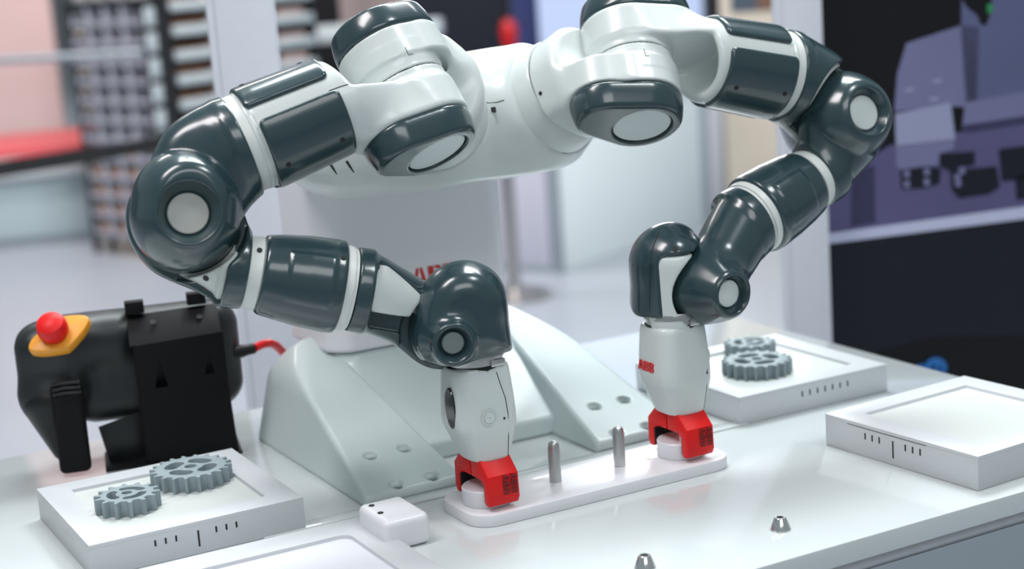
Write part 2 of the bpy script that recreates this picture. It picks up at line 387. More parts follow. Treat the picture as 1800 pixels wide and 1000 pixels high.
def link3(p):
    d = link3_solid(p)
    clr = smax(np.hypot(p[:, 0]-C4[0], p[:, 2]-C4[2])-.0610, -p[:, 1]-.0008, .002)
    d = smax(d, -clr, .004); d = smax(d, .0022-p[:, 2], .0015)
    d = smin(d, dome(rcone(flat(p, 1), C4*V(1, 0, 1), C4*V(1, 0, 1)+V(.012, 0, -.007), .0005, .0003), -p[:, 1], .0508, .0600), .0022)
    return smax(d, -axis_recess(p, C4, V(0, -1, 0), .0605, .0300, .0195, .016), .002)
def link3_in(p):
    d = link3_solid(p, .0065)
    clr = smax(np.hypot(p[:, 0]-C4[0], p[:, 2]-C4[2])-.0560, -p[:, 1]-.0002, .002)
    d = smax(smax(d, -clr, .003), .010-p[:, 2], .003)
    return smax(d, -cyl(p, C4+V(0, -.015, 0), C4+V(0, -.08, 0), .03), .002)
FX = .0405
def link4_solid(p, g=0.0):
    col = ccone(p, V(FX, .040, 0), V(FX, .0645, 0), .0358-g, .0355-g, .002)
    neck = rcone(p, V(.014, .010, -.004), V(FX, .050, 0), .042-g, .0350-g)
    body = ext(np.hypot(p[:, 0], p[:, 1])-.0530+g, -p[:, 2], -.002, .024-g, .012)
    return smin(smin(col, neck, .006), body, .026)
def link4(p):
    d = link4_solid(p)
    clr = smax(np.hypot(p[:, 0], p[:, 1])-.0590, -p[:, 2]-.0008, .002)
    clr = smin(clr, smax(smax(p[:, 1]-.044, -p[:, 2]+.004, .003), -p[:, 1]-.08, .003), .003)
    d = smax(d, -clr, .003); d = smax(d, p[:, 1]-.0645, .0015)
    d = smin(d, dome(np.hypot(p[:, 0], p[:, 1]), -p[:, 2], .0535, .0600), .0025)
    return smax(d, -axis_recess(p, V(0, 0, 0), V(0, 0, -1), .0605, .0270, .0195, .013), .002)
def link4_in(p):
    d = link4_solid(p, .0060)
    clr = smax(np.hypot(p[:, 0], p[:, 1])-.0560, -p[:, 2]-.0, .002)
    d = smax(smax(d, -clr, .003), p[:, 1]-.052, .003); d = smax(d, -p[:, 2]-.012, .002)
    return d
def fore_r(y):
    return np.interp(y, [.075, .080, .095, .12, .145, .154, .1575], [.0372, .0382, .0410, .0440, .0455, .0450, .0432])
def forearm_cover(p):
    r = np.hypot(p[:, 0]-FX, p[:, 2]); d = (r-fore_r(p[:, 1]))*.96
    d = smax(d, np.abs(p[:, 1]-.1165)-.0390, .004)
    a = np.arctan2(p[:, 2], p[:, 0]-FX)
    for ac in (.5*PI, -.5*PI):             # raised pad on the flanks
        da = np.abs((a-ac+PI) % (2*PI)-PI)*.042; q = np.maximum(da-.026, np.abs(p[:, 1]-.122)-.023)
        d = d - .0014*np.clip(1-np.maximum(q, -.004)/.004-1, 0, 1)
    return smax(d, -(r-.033), .001)
def link5_solid(p, g=0.0):
    ring = cyl(p, V(0, 0, .0022), V(0, 0, .018), .0402-g, .002)
    neck = rcone(p, V(0, -.004, .016), V(-.024, -.022, .088), .0375-g, .033-g)
    ball = ext(np.hypot(p[:, 0]+.027, p[:, 2]-.10039)-.0390+g + np.clip((-p[:, 1]-.016)/.050, 0, 1.4)**1.6*.013, -p[:, 1], -.002, .072-g, .007)
    return smin(smin(ring, neck, .010), ball, .018)
def link5(p):
    d = link5_solid(p)
    clr = smax(np.hypot(p[:, 0]+.027, p[:, 2]-.10039)-.0455, -p[:, 1]-.0008, .002)
    d = smax(d, -clr, .003); d = smax(d, .0022-p[:, 2], .0015)
    d = smax(d, -smax(rbox(p, V(.008, .040, .053), V(.0235, .0225, .034), .010), -(p[:, 2]-.0185), .002), .002)
    pk = smax(smax(np.hypot(p[:, 0], p[:, 1])-.0350, .0060-p[:, 2], .002), .010-p[:, 1], .004)
    d = smax(d, -pk, .002)
    return smax(d, -axis_recess(p, V(-.027, 0, .10039), V(0, -1, 0), .0725, .0215, .0150, .013), .002)
def link5_in(p):
    d = smax(rcone(p, V(.006, .006, .010), V(-.002, .004, .080), .0300, .0290), np.abs(p[:, 0]-.008)-.0222, .006)
    clr = smax(np.hypot(p[:, 0]+.027, p[:, 2]-.10039)-.0420, -p[:, 1]-.0, .002)
    d = smax(d, link5_solid(p)+.0016, .001)
    return smax(smax(d, -clr, .003), .008-p[:, 2], .003)
def link6_solid(p, g=0.0):
    xy = flat(p, 2)
    prof = smin(rcone(xy, V(.001, 0, 0), V(.018, -.026, 0), .0365-g, .041-g), rcone(xy, V(.018, -.026, 0), V(.031, .02, 0), .041-g, .0325-g), .01)
    prof = smax(prof, p[:, 1]-.0235, .004)
    z = -p[:, 2]
    dm = prof + np.clip((z-.006)/.040, 0, 1.3)**2*.016
    hel = ext(dm, z, -.004, .043-g, .012)
    colm_ = rcone(p, V(.025, -.030, .002), V(.027, .030, .0), .0350-g, .0325-g)
    return smin(hel, colm_, .014)
def link6(p):
    d = link6_solid(p)
    clr = smax(np.hypot(p[:, 0], p[:, 1])-.0475, -p[:, 2]-.0012, .002)
    d = smax(d, -clr, .003); d = smax(d, p[:, 1]-.0235, .003)
    win = smax(np.abs(p[:, 1]-.002)-.046, -(p[:, 2]-.017), .010); win = smax(win, -(p[:, 0]-.020), .004)
    d = smax(d, -smax(win, -(link6_solid(p, .004)), .002), .002)
    boss = ccone(p, V(0, 0, -.030), V(0, 0, -.0550), .027, .0205, .003)
    d = smin(d, boss, .012)
    return smax(d, -axis_recess(p, V(0, 0, 0), V(0, 0, -1), .0555, .0180, .0120, .011), .002)
def link6_in(p):
    d = link6_solid(p, .0025)
    clr = smax(np.hypot(p[:, 0], p[:, 1])-.0440, -p[:, 2]-.0, .002)
    d = smax(d, -clr, .003); d = smax(d, np.abs(p[:, 1]-.000)-.0420, .004)
    return smax(d, -(p[:, 2]-.001), .003)
def disc_me(c, n, front, r): return lathe_me([(r*.3, front-.010), (r, front-.010), (r, front-.0008), (r-.0010, front), (r*.3, front+.0002), (0.0005, front+.0002)], 40, c, n)
ME = dict(
 l1r=sdf_me(link1(.014), (-.07, -.065, .025), (.09, .065, .155), HH), l1cr=sdf_me(link1_cap(.014), (-.06, -.092, .04), (.085, -.040, .155), HH),
 l1l=sdf_me(link1(.030), (-.07, -.065, .025), (.09, .065, .155), HH), l1cl=sdf_me(link1_cap(.030), (-.06, -.092, .04), (.085, -.040, .155), HH),
 l1g=lathe_me([(.040, .0285), (.0545, .0285), (.0545, .040), (.040, .040)], 48),
 ring1=lathe_me([(.050, -.002), (.0622, -.0005), (.0630, .003), (.0585, .0295), (.0572, .0315), (.050, .0315)], 64),
 ring1g=lathe_me([(.060, -.0012), (.0634, -.0008), (.0634, .0004), (.060, .0008)], 64),
 d1=disc_me((.03, 0, .1), (0, -1, 0), .0752, .0308),
 l2=sdf_me(link2, (-.09, -.055, -.06), (.055, .175, .055), HH), l2c=sdf_me(link2_cap, (-.07, -.055, -.092), (.055, .085, -.040), HH),
 l2j=lathe_me([(.030, -.004), (.0446, -.004), (.0446, .004), (.030, .004)], 48),
 d2=disc_me((0, 0, 0), (0, 0, -1), .0752, .0308),
 cva=sdf_me(cover2(13, 118, .078, .1635), (-.09, .065, -.062), (.03, .172, .062), HH), cvb=sdf_me(cover2(-108, -5, .076, .159), (-.09, .065, -.062), (.03, .172, .062), HH),
 cvc=sdf_me(cover2(130, 240, .078, .160), (-.09, .065, -.062), (.03, .172, .062), 0.0022),
 l2e=lathe_me([(.03, .166), (.0478, .166), (.0478, .1755), (.03, .1755)], 48, (-.03, 0, 0), (0, 1, 0)),
 l3=sdf_me(link3, (-.11, -.066, -.004), (.06, .055, .15), HH), l3i=sdf_me(link3_in, (-.10, -.055, .0), (.055, .05, .14), 0.0022),
 d3=disc_me(tuple(C4), (0, -1, 0), .0470, .0190),
 l4=sdf_me(link4, (-.07, -.07, -.066), (.09, .07, .045), HH), l4i=sdf_me(link4_in, (-.06, -.06, -.055), (.085, .065, .04), HH),
 d4=disc_me((0, 0, 0), (0, 0, -1), .0500, .0192),
 fw=lathe_me([(.02, .0640), (.0340, .0640), (.0346, .0655), (.0358, .0760), (.034, .0775), (.034, .152), (.0415, .1530), (.0418, .1560), (.0412, .1625), (.0395, .1632), (.0395, .166), (.02, .166)], 56, (FX, 0, 0), (0, 1, 0)),
 fc=sdf_me(forearm_cover, (FX-.052, .070, -.052), (FX+.052, .162, .052), HH),
 l5=sdf_me(link5, (-.075, -.078, -.003), (.047, .047, .145), HH), l5i=sdf_me(link5_in, (-.05, -.035, .0), (.035, .04, .11), HH),
 d5=disc_me((-.027, 0, .10039), (0, -1, 0), .0620, .0143),
 l6=sdf_me(link6, (-.045, -.08, -.065), (.072, .034, .045), HH), l6i=sdf_me(link6_in, (-.04, -.075, -.06), (.07, .05, .045), HH),
 d6=disc_me((0, 0, 0), (0, 0, -1), .0475, .0108),
 fl=lathe_me([(.02, .0200), (.0300, .0200), (.0305, .0210), (.0305, .0270), (.0275, .0275), (.0275, .0330), (.02, .0330)], 48, (.027, 0, 0), (0, 1, 0)),
 hole=lathe_me([(.0026, -.0006), (.0026, .0006)], 14),
)
def hole(parent, c, n):
    return link('screw_hole', ME['hole'], 'gap', parent, mw=Matrix.Translation(c) @ Vector((0, 0, 1)).rotation_difference(Vector(n)).to_matrix().to_4x4())
def line_on(parent, pts, r=0.0005): return link('panel_seam', tube_me(pts, r, 6), 'gap', parent)
PART = {}
def arm(side):
    F = FR[side]
    rg = rpart('shoulder_ring', ME['ring1'], 'white', F[0]); link('joint_gap', ME['ring1g'], 'gap', rg)
    a = rpart('shoulder_link', ME['l1'+side], 'white', F[0]); link('joint_gap', ME['l1g'], 'gap', a)
    c = link('end_cap', ME['l1c'+side], 'dark', a); link('axis_disc', ME['d1'], 'disc2', a)
    b = rpart('upper_arm', ME['l2'], 'white', F[1]); link('joint_gap', ME['l2j'], 'gap', b); link('end_cap', ME['l2c'], 'dark', b); link('axis_disc', ME['d2'], 'disc2', b)
    link('arm_cover', ME['cva'], 'dark', b); link('arm_cover', ME['cvb'], 'dark', b); link('arm_cover', ME['cvc'], 'dark', b); link('joint_gap', ME['l2e'], 'ring', b)
    for al, y in ((64, .092), (60, .152)):
        t = math.radians(al); n = Vector((-math.cos(t), 0, math.sin(t))); hole(b, Vector((-.03, y, 0))+n*(float(barrel_r(y))+.0040), n)
    for al, y in ((-62, .090), (-62, .147)):
        t = math.radians(al); n = Vector((-math.cos(t), 0, math.sin(t))); hole(b, Vector((-.03, y, 0))+n*(float(barrel_r(y))+.0040), n)
    e = rpart('elbow_link', ME['l3'], 'dark', F[2]); link('inlay', ME['l3i'], 'inlay', e); link('axis_disc', ME['d3'], 'disc', e)
    f = rpart('elbow_fork', ME['l4'], 'dark', F[3]); link('inlay', ME['l4i'], 'inlay', f); link('axis_disc', ME['d4'], 'disc2', f)
    g = rpart('forearm', ME['fw'], 'ring', F[3]); link('arm_cover', ME['fc'], 'dark', g)
    n = Vector((-.55, 0, .83)).normalized(); hole(g, Vector((FX, .149, 0))+n*.0456, n); hole(g, Vector((FX, .071, 0))+n*.0357, n)
    k = rpart('wrist_fork', ME['l5'], 'dark', F[4]); link('inlay', ME['l5i'], 'white', k); link('axis_disc', ME['d5'], 'disc2', k)
    l = rpart('wrist_head', ME['l6'], 'dark', F[5]); link('inlay', ME['l6i'], 'white', l); link('axis_disc', ME['d6'], 'disc3', l); link('flange', ME['fl'], 'metal', l)
    for o_, k_ in ((a, 'shoulder_link'), (b, 'upper_arm'), (e, 'elbow_link'), (f, 'elbow_fork'), (g, 'forearm'), (k, 'wrist_fork'), (l, 'wrist_head')): PART[side, k_] = o_
for s in 'rl': arm(s)
#REST_BEGIN
# ---- lettering: blocky two-part letters cut by a thin cross gap
def letter_A(x0, w, h):
    g = w*.05; xm = x0+w/2
    return [[(x0, 0), (x0+w*.26, 0), (x0+w*.31, h*.20), (xm-g, h*.20), (xm-g, h*.40), (x0+w*.36, h*.40), (xm-g, h*.78), (xm-g, h), (x0+w*.30, h)],
            [(x0+w, 0), (x0+w*.70, h), (xm+g, h), (xm+g, h*.78), (x0+w*.64, h*.40), (xm+g, h*.40), (xm+g, h*.20), (x0+w*.69, h*.20), (x0+w*.74, 0)]]
def letter_B(x0, w, h):
    g = w*.045; xm = x0+w*.48; out = [[(x0, 0), (xm-g, 0), (xm-g, h*.48), (x0, h*.48)], [(x0, h*.52), (xm-g, h*.52), (xm-g, h), (x0, h)]]
    for y0, y1 in ((0, h*.48), (h*.52, h)):
        r = (y1-y0)/2; cx = x0+w-r*.8; lp = [(xm+g, y0)]
        lp += [(cx+r*.8*math.sin(PI*i/8), (y0+y1)/2-r*math.cos(PI*i/8)) for i in range(9)] + [(xm+g, y1)]
        lp += [(xm+g, (y0+y1)/2+r*.30), (cx, (y0+y1)/2+r*.30), (cx, (y0+y1)/2-r*.30), (xm+g, (y0+y1)/2-r*.30)]
        out.append(lp)
    return out
def abb_me(h, depth):
    w = h*.92; bm = bmesh.new()
    for lp in letter_A(0, w, h)+letter_B(w*1.08, w*.92, h)+letter_B(w*2.10, w*.92, h):
        me = curve_me([lp], depth); bm.from_mesh(me); bpy.data.meshes.remove(me)
    return finish(bm)
LOGO = abb_me(0.0215, 0.0006)
def basis(o, x, z):            # matrix with given origin, x axis and z axis
    x = Vector(x).normalized(); z = Vector(z).normalized(); y = z.cross(x)
    return Matrix(((x[0], y[0], z[0], o[0]), (x[1], y[1], z[1], o[1]), (x[2], y[2], z[2], o[2]), (0, 0, 0, 1)))
link('logo', LOGO, 'redprint', colm, mw=basis((0.004, 0.2967, 0.174), (1, 0, 0), (0, -1, 0)))
# details on the torso
def surf(f, p, d, n=200, st=0.001):
    p = np.array(p, float); d = np.array(d, float); d /= np.linalg.norm(d)
    for i in range(n):
        v = f(p[None])[0]
        if v < 1e-4: break
        p = p + d*max(v*.6, 1e-4)
    return Vector(p)
def ray_surf(px, py, f, t0=1.4):
    d = FWD + (px-900)/FPX*RIGHT - (py-500)/FPX*UP; return surf(f, CAM+d*t0, d, 400)
for a, b in (((580, 287), (592, 306)), ((609, 283), (622, 303)), ((650, 266), (660, 289))):
    link('vent_slot', tube_me([ray_surf(a[0]+(b[0]-a[0])*t, a[1]+(b[1]-a[1])*t, torso) for t in (0, .5, 1)], [.0016, .0013, .0006], 8), 'gap', tor)
link('panel_seam', tube_me([ray_surf(x, y, torso) for x, y in ((815, 143), (832, 160), (846, 176), (858, 181), (872, 180), (886, 176))], .0005, 6), 'gap', tor)
link('vent_slot', tube_me([ray_surf(867, 189, torso), ray_surf(868, 197, torso)], .0028, 8), 'gap', tor)
link('vent_slot', tube_me([ray_surf(870, 199, torso), ray_surf(875, 216, torso)], [.0022, .001], 8), 'inlay', tor)
link('panel_seam', tube_me([ray_surf(x, y, torso) for x, y in ((700, 356), (740, 355), (762, 352))], .0006, 6), 'gap', tor)
q = ray_surf(782, 350, torso); link('bolt_recess', lathe_me([(.0105, -.001), (.0105, .0009)], 20), 'gap', tor, mw=basis(q, (1, 0.05, 0), (-.1, -.75, -.65)))
# L-shaped index marks on the shoulder links

# ---- grippers
def gripper(side):
    F = FR[side][5]; o = F @ Vector((.027, .0345, 0)); o = Vector((o.x, o.y, o.z))
    def gshape(p):
        z = p[:, 2]; t = -z
        a = np.interp(t, [0, .006, .03, .052, .062, .100], [.0298, .0315, .0338, .0350, .0342, .0215]); b = np.interp(t, [0, .006, .05, .064, .100], [.0285, .0300, .0325, .0320, .0245])
        cx = np.interp(t, [0, .055, .100], [0, .0005, .0045]); n = 3.2
        u = np.abs((p[:, 0]-cx)/a); v = np.abs(p[:, 1]/b); r = (u**n+v**n)**(1/n)
        d = (r-1)*np.minimum(a, b)*.9
        d = smax(smax(d, z, .003), -z-.0985, .003)
        cup = np.hypot(p[:, 0], p[:, 1])-.0285
        return smax(d, -smax(cup, -(z+.006), .001), .0015)
    g = rpart('gripper', sdf_me(gshape, (-.042, -.04, -.104), (.042, .04, .004), 0.0016), 'white', Matrix.Translation(o))
    link('flange_clip', box_me((.004, -.0300, -.0006), (.020, -.0250, .0065), .001), 'metal', g)
    def gs(x, z, d=(0, 1, 0)):
        return surf(gshape, Vector((x, 0, z))-Vector(d)*.06, d)
    if side == 'r':
        bx, bz, sx = -.004, -.050, .0145
        c = Vector((-.06, -.008, -.040)); c = surf(gshape, c, (1, 0, 0))
        link('camera_lens', lathe_me([(.0005, .0022), (.0165, .0022), (.0172, .0012), (.0172, -.003), (.0005, -.003)], 32, caps=False), 'lens', g, mw=basis(c, (0, -1, -.07), (-1, -.18, -.12)) @ Matrix.Diagonal((.50, 1.25, .55, 1)))
        seam = [gs(x, z) for x, z in ((.0090, -.006), (.0125, -.020), (.0165, -.034), (.0178, -.050), (.0180, -.075), (.0185, -.096))]
    else:
        bx, bz, sx = .0305, -.042, .023
        seam = [gs(x, z) for x, z in ((.0225, -.050), (.0220, -.070), (.0212, -.096))]
        link('panel_seam', tube_me([gs(x, z) for x, z in ((.0150, -.004), (.0155, -.016), (.0185, -.024), (.0260, -.030))], .0004, 6), 'inlay', g)
        c = gs(-.0225, -.039)
        nv = Vector((-.30, -1, .0)).normalized()
        link('logo', abb_me(.0105, .0024), 'redprint', g, mw=basis(Vector((-.0339, .0165, -.0480)), (0, -1, 0), (-1, 0, 0)))
    link('panel_seam', tube_me(seam, .00045, 6), 'gap', g)
    bp = gs(bx, bz) if side == 'r' else surf(gshape, (.060, -.040, bz), (-.7, .7, 0))
    nb = (0, -1, 0) if side == 'r' else (.62, -.78, 0)
    link('button_ring', lathe_me([(.0076, -.002), (.0090, -.002), (.0090, .0004), (.0076, .0004), (.0076, -.002)], 32, caps=False), 'inlay', g, mw=basis(bp, (nb[1]*-1, nb[0], 0), nb))
    link('release_button', lathe_me([(.0080, -.002), (.0080, .0006), (.0068, .0008), (.0066, .0002), (.0060, .0002), (.0056, .0014), (.0005, .0018)], 32, caps=False), 'white', g, mw=basis(bp, (nb[1]*-1, nb[0], 0), nb))
    hp = gs(sx-.0015, -.054); link('screw_hole', lathe_me([(.0012, -.0006), (.0012, .0006)], 12), 'gap', g, mw=basis(hp, (1, 0, 0), (0, -1, 0)))
    zt = .067-o.z; zb = .0185-o.z
    prof = [(-.001, zt-.001), (-.018, zt+.001), (-.0375, zt-.017), (-.0385, zb+.006), (-.0350, zb), (-.0290, zb), (-.0265, zb+.003), (-.0265, zt-.028), (-.0215, zt-.0235), (-.001, zt-.0235)]
    fm = curve_me([prof], .0345, .0012)
    for k, nm in ((1, 'front'), (-1, 'back')):
        # profile lies in the YZ plane; the back finger is the front one turned half round
        mw = Matrix.Translation((.004, 0, 0)) @ (Matrix() if k == 1 else Matrix.Rotation(PI, 4, 'Z')) @ Matrix(((0, 0, 1, 0), (1, 0, 0, 0), (0, 1, 0, 0), (0, 0, 0, 1)))
        f = link('finger', fm, 'red', g, mw=mw)
    for k in (1, -1):
        rot = Matrix.Translation((.004, 0, 0)) @ (Matrix() if k == 1 else Matrix.Rotation(PI, 4, 'Z'))
        link('finger_pad', box_me((-.0165, -.0275, zb+.002), (.0165, -.0252, zt-.0245), .0004), 'black', g, mw=rot)
        lm = abb_me(.0075, .0005)
        for dx in ((-.0010, .0078) if k == 1 else ()):
            link('engraved_lettering', lm, 'darkred', g, mw=rot @ basis((dx, -.0386, zb+.0085+.0225), (0, 0.02, -1), (0, -1, -.02)))
    return g
def on_link(M, f, px, py):
    Mi = M.inverted(); d = Vector(FWD + (px-900)/FPX*RIGHT - (py-500)/FPX*UP); o = Mi @ Vector(CAM); d = (Mi.to_3x3() @ d).normalized()
    p = surf(f, o+d*1.30, d, 400); e = 5e-4
    n = Vector([float(f(np.array(p)[None]+np.eye(3)[i]*e)[0]-f(np.array(p)[None]-np.eye(3)[i]*e)[0]) for i in range(3)]).normalized()
    return p, n
def decal_line(name, part, M, f, pts, r, m='gap'):
    ps = []
    for (x0, y0), (x1, y1) in zip(pts, pts[1:]):
        for k in range(4): ps.append(on_link(M, f, x0+(x1-x0)*k/4, y0+(y1-y0)*k/4)[0])
    ps.append(on_link(M, f, *pts[-1])[0]); link(name, tube_me(ps, r, 6), m, part)
def decal_hole(part, M, f, px, py, r=.0028):
    p, n = on_link(M, f, px, py); link('screw_hole', lathe_me([(r, -.0006), (r, .0005)], 16), 'gap', part, mw=Matrix.Translation(p) @ Vector((0, 0, 1)).rotation_difference(n).to_matrix().to_4x4())
fr_, fl_ = FR['r'], FR['l']; L1r, L1l = link1(.014), link1(.030)
decal_line('index_mark', PART['r', 'shoulder_link'], fr_[0], L1r, [(712, 83), (718, 96), (726, 94)], .0005, 'disc3')
decal_line('index_mark', PART['l', 'shoulder_link'], fl_[0], L1l, [(1132, 86), (1135, 98), (1141, 98)], .0005, 'disc3')
decal_line('panel_seam', PART['r', 'upper_arm'], fr_[1], link2, [(578, 160), (596, 153), (612, 148)], .0005)
decal_line('panel_seam', PART['l', 'shoulder_link'], fl_[0], L1l, [(938, 176), (965, 158), (990, 143)], .0004, 'inlay')
decal_hole(PART['r', 'elbow_fork'], fr_[3], link4_in, 362, 489, .0030)
decal_hole(PART['l', 'wrist_head'], fl_[5], link6, 1176, 538, .0032); decal_hole(PART['l', 'wrist_head'], fl_[5], link6, 1187, 438, .0030)
decal_line('panel_seam', PART['l', 'wrist_head'], fl_[5], link6, [(1158, 408), (1146, 440), (1142, 490), (1142, 545)], .0005)
decal_hole(PART['l', 'shoulder_link'], fl_[0], L1l, 950, 164, .0022)
for s in 'rl': gripper(s)

# ================================================================== things on the table
zp = 0.0125
pl = link('fixture_plate', curve_me([rrect(.315, .096, .026, .0385, -.0365)], zp, .0012), 'pom', mw=Matrix.Translation((0, 0, zp/2)))
plr = empty('fixture_board', (.0385, -.0365, 0)); pl.name = 'board'; pl.parent = plr; pl.matrix_basis = Matrix.Translation((-.0385, .0365, zp/2+.0001))
tag(plr, 'long white plastic fixture board lying under both red grippers', 'board')
pin = lathe_me([(.0064, .0), (.0064, .036), (.0062, .037), (.0060, .0405), (.0045, .0435), (.0015, .0448), (.0003, .045)], 28)
for x in (.0015, .0815): link('steel_pin', pin, 'metal', plr, mw=Matrix.Translation((x-.0385, -.0310+.0365, zp-.0005)))
for x, y in ((-.045, -.028), (.118, -.031)): link('screw_hole', lathe_me([(.0026, -.0006), (.0026, .0006)], 14), 'inlay', plr, mw=Matrix.Translation((x-.0385, y+.0365, zp)))
puck = lathe_me([(.0005, .0), (.0255, .0), (.0262, .0010), (.0262, .0165), (.0252, .0178), (.0005, .0180)], 48, caps=False)
for s, lb in (('r', 'white round puck held in the left red gripper, on the board'), ('l', 'white round puck held in the right red gripper, on the board')):
    o = FR[s][5] @ Vector((.027, .0345, 0))
    tag(link('puck', puck, 'pom', mw=Matrix.Translation((o.x+.004, o.y, zp+.0003))), lb, 'puck', 'white pucks gripped on the board')

# trays
def tray(name, label, x0, y0, rot, size, h, slits, grooves=False, rim=.030):
    t = empty(name, (x0, y0, 0), rot); tag(t, label, 'tray')
    bm = bmesh.new(); a, b = 0, size; r = rim; dz = h-.0055
    q = lambda lo, hi, z: [bm.verts.new(c) for c in ((lo, lo, z), (hi, lo, z), (hi, hi, z), (lo, hi, z))]
    o0, o1, i1, i2 = q(a, b, 0.0002), q(a, b, h), q(a+r, b-r, h), q(a+r+.002, b-r-.002, dz)
    for A, B in ((o0, o1), (o1, i1), (i1, i2)):
        for i in range(4): bm.faces.new((A[i], A[(i+1) % 4], B[(i+1) % 4], B[i]))
    bm.faces.new(o0[::-1])
    bmesh.ops.bevel(bm, geom=[e for e in bm.edges if all(v in o1 or v in o0 for v in e.verts) and e.calc_length() > .001], offset=.0008, segments=2, profile=.5, affect='EDGES')
    link('frame', finish(bm, 40), 'tray', t)
    link('panel', box_me((a+r+.0005, a+r+.0005, dz-.006), (b-r-.0005, b-r-.0005, dz+.0003)), 'panel', t)
    for sx, sl in slits:
        link('slot', box_me((sx-.0009, -.0004, h-.0095-sl), (sx+.0009, .002, h-.0095)), 'gap', t)
    for sy in [.06+.0075*k for k in range(7)]:
        link('slot', box_me((-.0003, sy, h-.0145), (.002, sy+.0013, h-.0100)), 'inlay', t)
    if grooves: link('lid_seam', box_me((.035, -.0003, h-.0045), (.150, .001, h-.0040)), 'gap', t)
    link('lid_seam', box_me((-.0002, -.0002, h-.0035), (size+.0002, size+.0002, h-.0033)), 'inlay', t)
    return t
sl = [(.064+.0105*k, .0060) for k in range(3)]+[(.1075, .0165)]+[(.126+.0105*k, .0060) for k in range(3)]
TH = .034
tray('tray', 'square white tray holding two grey gears, in front of the black pendant', -.4735, .0375, 0, .2195, TH, sl)
tray('tray', 'square white tray holding two grey gears, right of the robot', .2905, .0375, 0, .2235, TH, [(.092+.0115*k, .0068) for k in range(7)])
def rot_tray():
    a = math.radians(3.8); c, s_ = math.cos(a), math.sin(a)
    # side with the slots looks towards -x: build the square turned by -90 degrees
    return tray('tray', 'empty square white tray at the right front corner of the table', .317+.0000, -.086, a-PI/2, .2200, .0365, [(.062+.0105*k, .0070) for k in range(3)]+[(.103, .0190)]+[(.121+.0105*k, .0070) for k in range(3)], True)
rot_tray()
t4 = empty('tray', (-.46, -.205, 0)); tag(t4, 'low white tray cut off by the bottom edge, before the gear tray', 'tray')
h4 = .012
link('frame', curve_me([rrect(.256, .210, .004, .128, .105), rrect(.206, .150, .012, .120, .096)], h4-.0002, .0008), 'tray', t4, mw=Matrix.Translation((0, 0, h4/2)))
link('panel', box_me((.016, .020, .0003), (.224, .172, h4-.004), .001), 'panel', t4)
bk = empty('mounting_block', (-.1940, -.050, 0)); tag(bk, 'small rounded white block with two screw holes beside the low tray', 'block')
link('body', sdf_me(lambda p: rbox(p, V(0, 0, .0165), V(.0245, .034, .0160), .007), (-.03, -.04, -.002), (.03, .04, .036), .0018), 'pom', bk)
for x, y in ((-.014, .020), (-.016, -.006)): link('screw_hole', lathe_me([(.0030, -.001), (.0030, .0007)], 14), 'gap', bk, mw=Matrix.Translation((x, y, .0325)))
board = link('base_sheet', box_me((-.300, .034, .0002), (.300, .0565, .0016), .0003), 'table'); tag(board, 'thin white strip on the tabletop right before the robot feet', 'sheet')

# gears
def gear_me(R, n, th, hub, slots, r_in, r_out, ang0=0.0, span=.70):
    ad = 2.05*R/(n+2)*1.55; pts = []
    for i in range(n):
        for f, rr in ((-.30, R-ad), (-.24, R-ad*.95), (-.13, R-ad*.12), (-.10, R), (.10, R), (.13, R-ad*.12), (.24, R-ad*.95), (.30, R-ad)):
            a = 2*PI*(i+f)/n; pts.append((rr*math.cos(a), rr*math.sin(a)))
    loops = [pts, circ(hub, 20)]
    for k in range(slots):
        c = 2*PI*k/slots+ang0; half = PI/slots*span; m = (r_in+r_out)/2; e = (r_out-r_in)/2
        lp = [(r_out*math.cos(c+half*(2*i/10-1)), r_out*math.sin(c+half*(2*i/10-1))) for i in range(11)]
        lp += [((m+e*math.cos(t))*math.cos(c+half)-e*math.sin(t)*math.sin(c+half), (m+e*math.cos(t))*math.sin(c+half)+e*math.sin(t)*math.cos(c+half)) for t in (PI*j/6 for j in range(1, 6))]
        lp += [(r_in*math.cos(c-half*(2*i/10-1)), r_in*math.sin(c-half*(2*i/10-1))) for i in range(11)]
        lp += [((m-e*math.cos(t))*math.cos(c-half)+(e*math.sin(t))*math.sin(c-half), (m-e*math.cos(t))*math.sin(c-half)-(e*math.sin(t))*math.cos(c-half)) for t in (PI*j/6 for j in range(1, 6))]
        loops.append(lp)
    return curve_me(loops, th, .0004)
gb = gear_me(.0435, 20, .0185, .0065, 4, .0130, .0285, .55, .36); gsm = gear_me(.0335, 14, .0185, .0055, 3, .0115, .0205, .4, .60)
zt_ = TH-.0055+.0004
def gear(me, x, y, rz, label):
    g = empty('gear', (x, y, zt_), rz); tag(g, label, 'gear')
    link('toothed_wheel', me, 'gear', g, mw=Matrix.Translation((0, 0, .0093)))
    rr = .0105 if me is gb else .0095; ri = .0066 if me is gb else .0056
    link('hub', lathe_me([(ri, .001), (rr, .001), (rr, .0184), (rr-.0006, .0189), (ri, .0189), (ri, .001)], 28, caps=False), 'gear', g)
gear(gb, -.3265, .1770, .2, 'large grey gear on the left tray')
gear(gsm, -.4080, .1330, .5, 'small grey gear on the left tray, left of the large one')
gear(gb, .3835, .1270, .9, 'large grey gear on the right tray, in front of the small one')
gear(gsm, .4310, .2050, .1, 'small grey gear on the right tray, behind the large one')

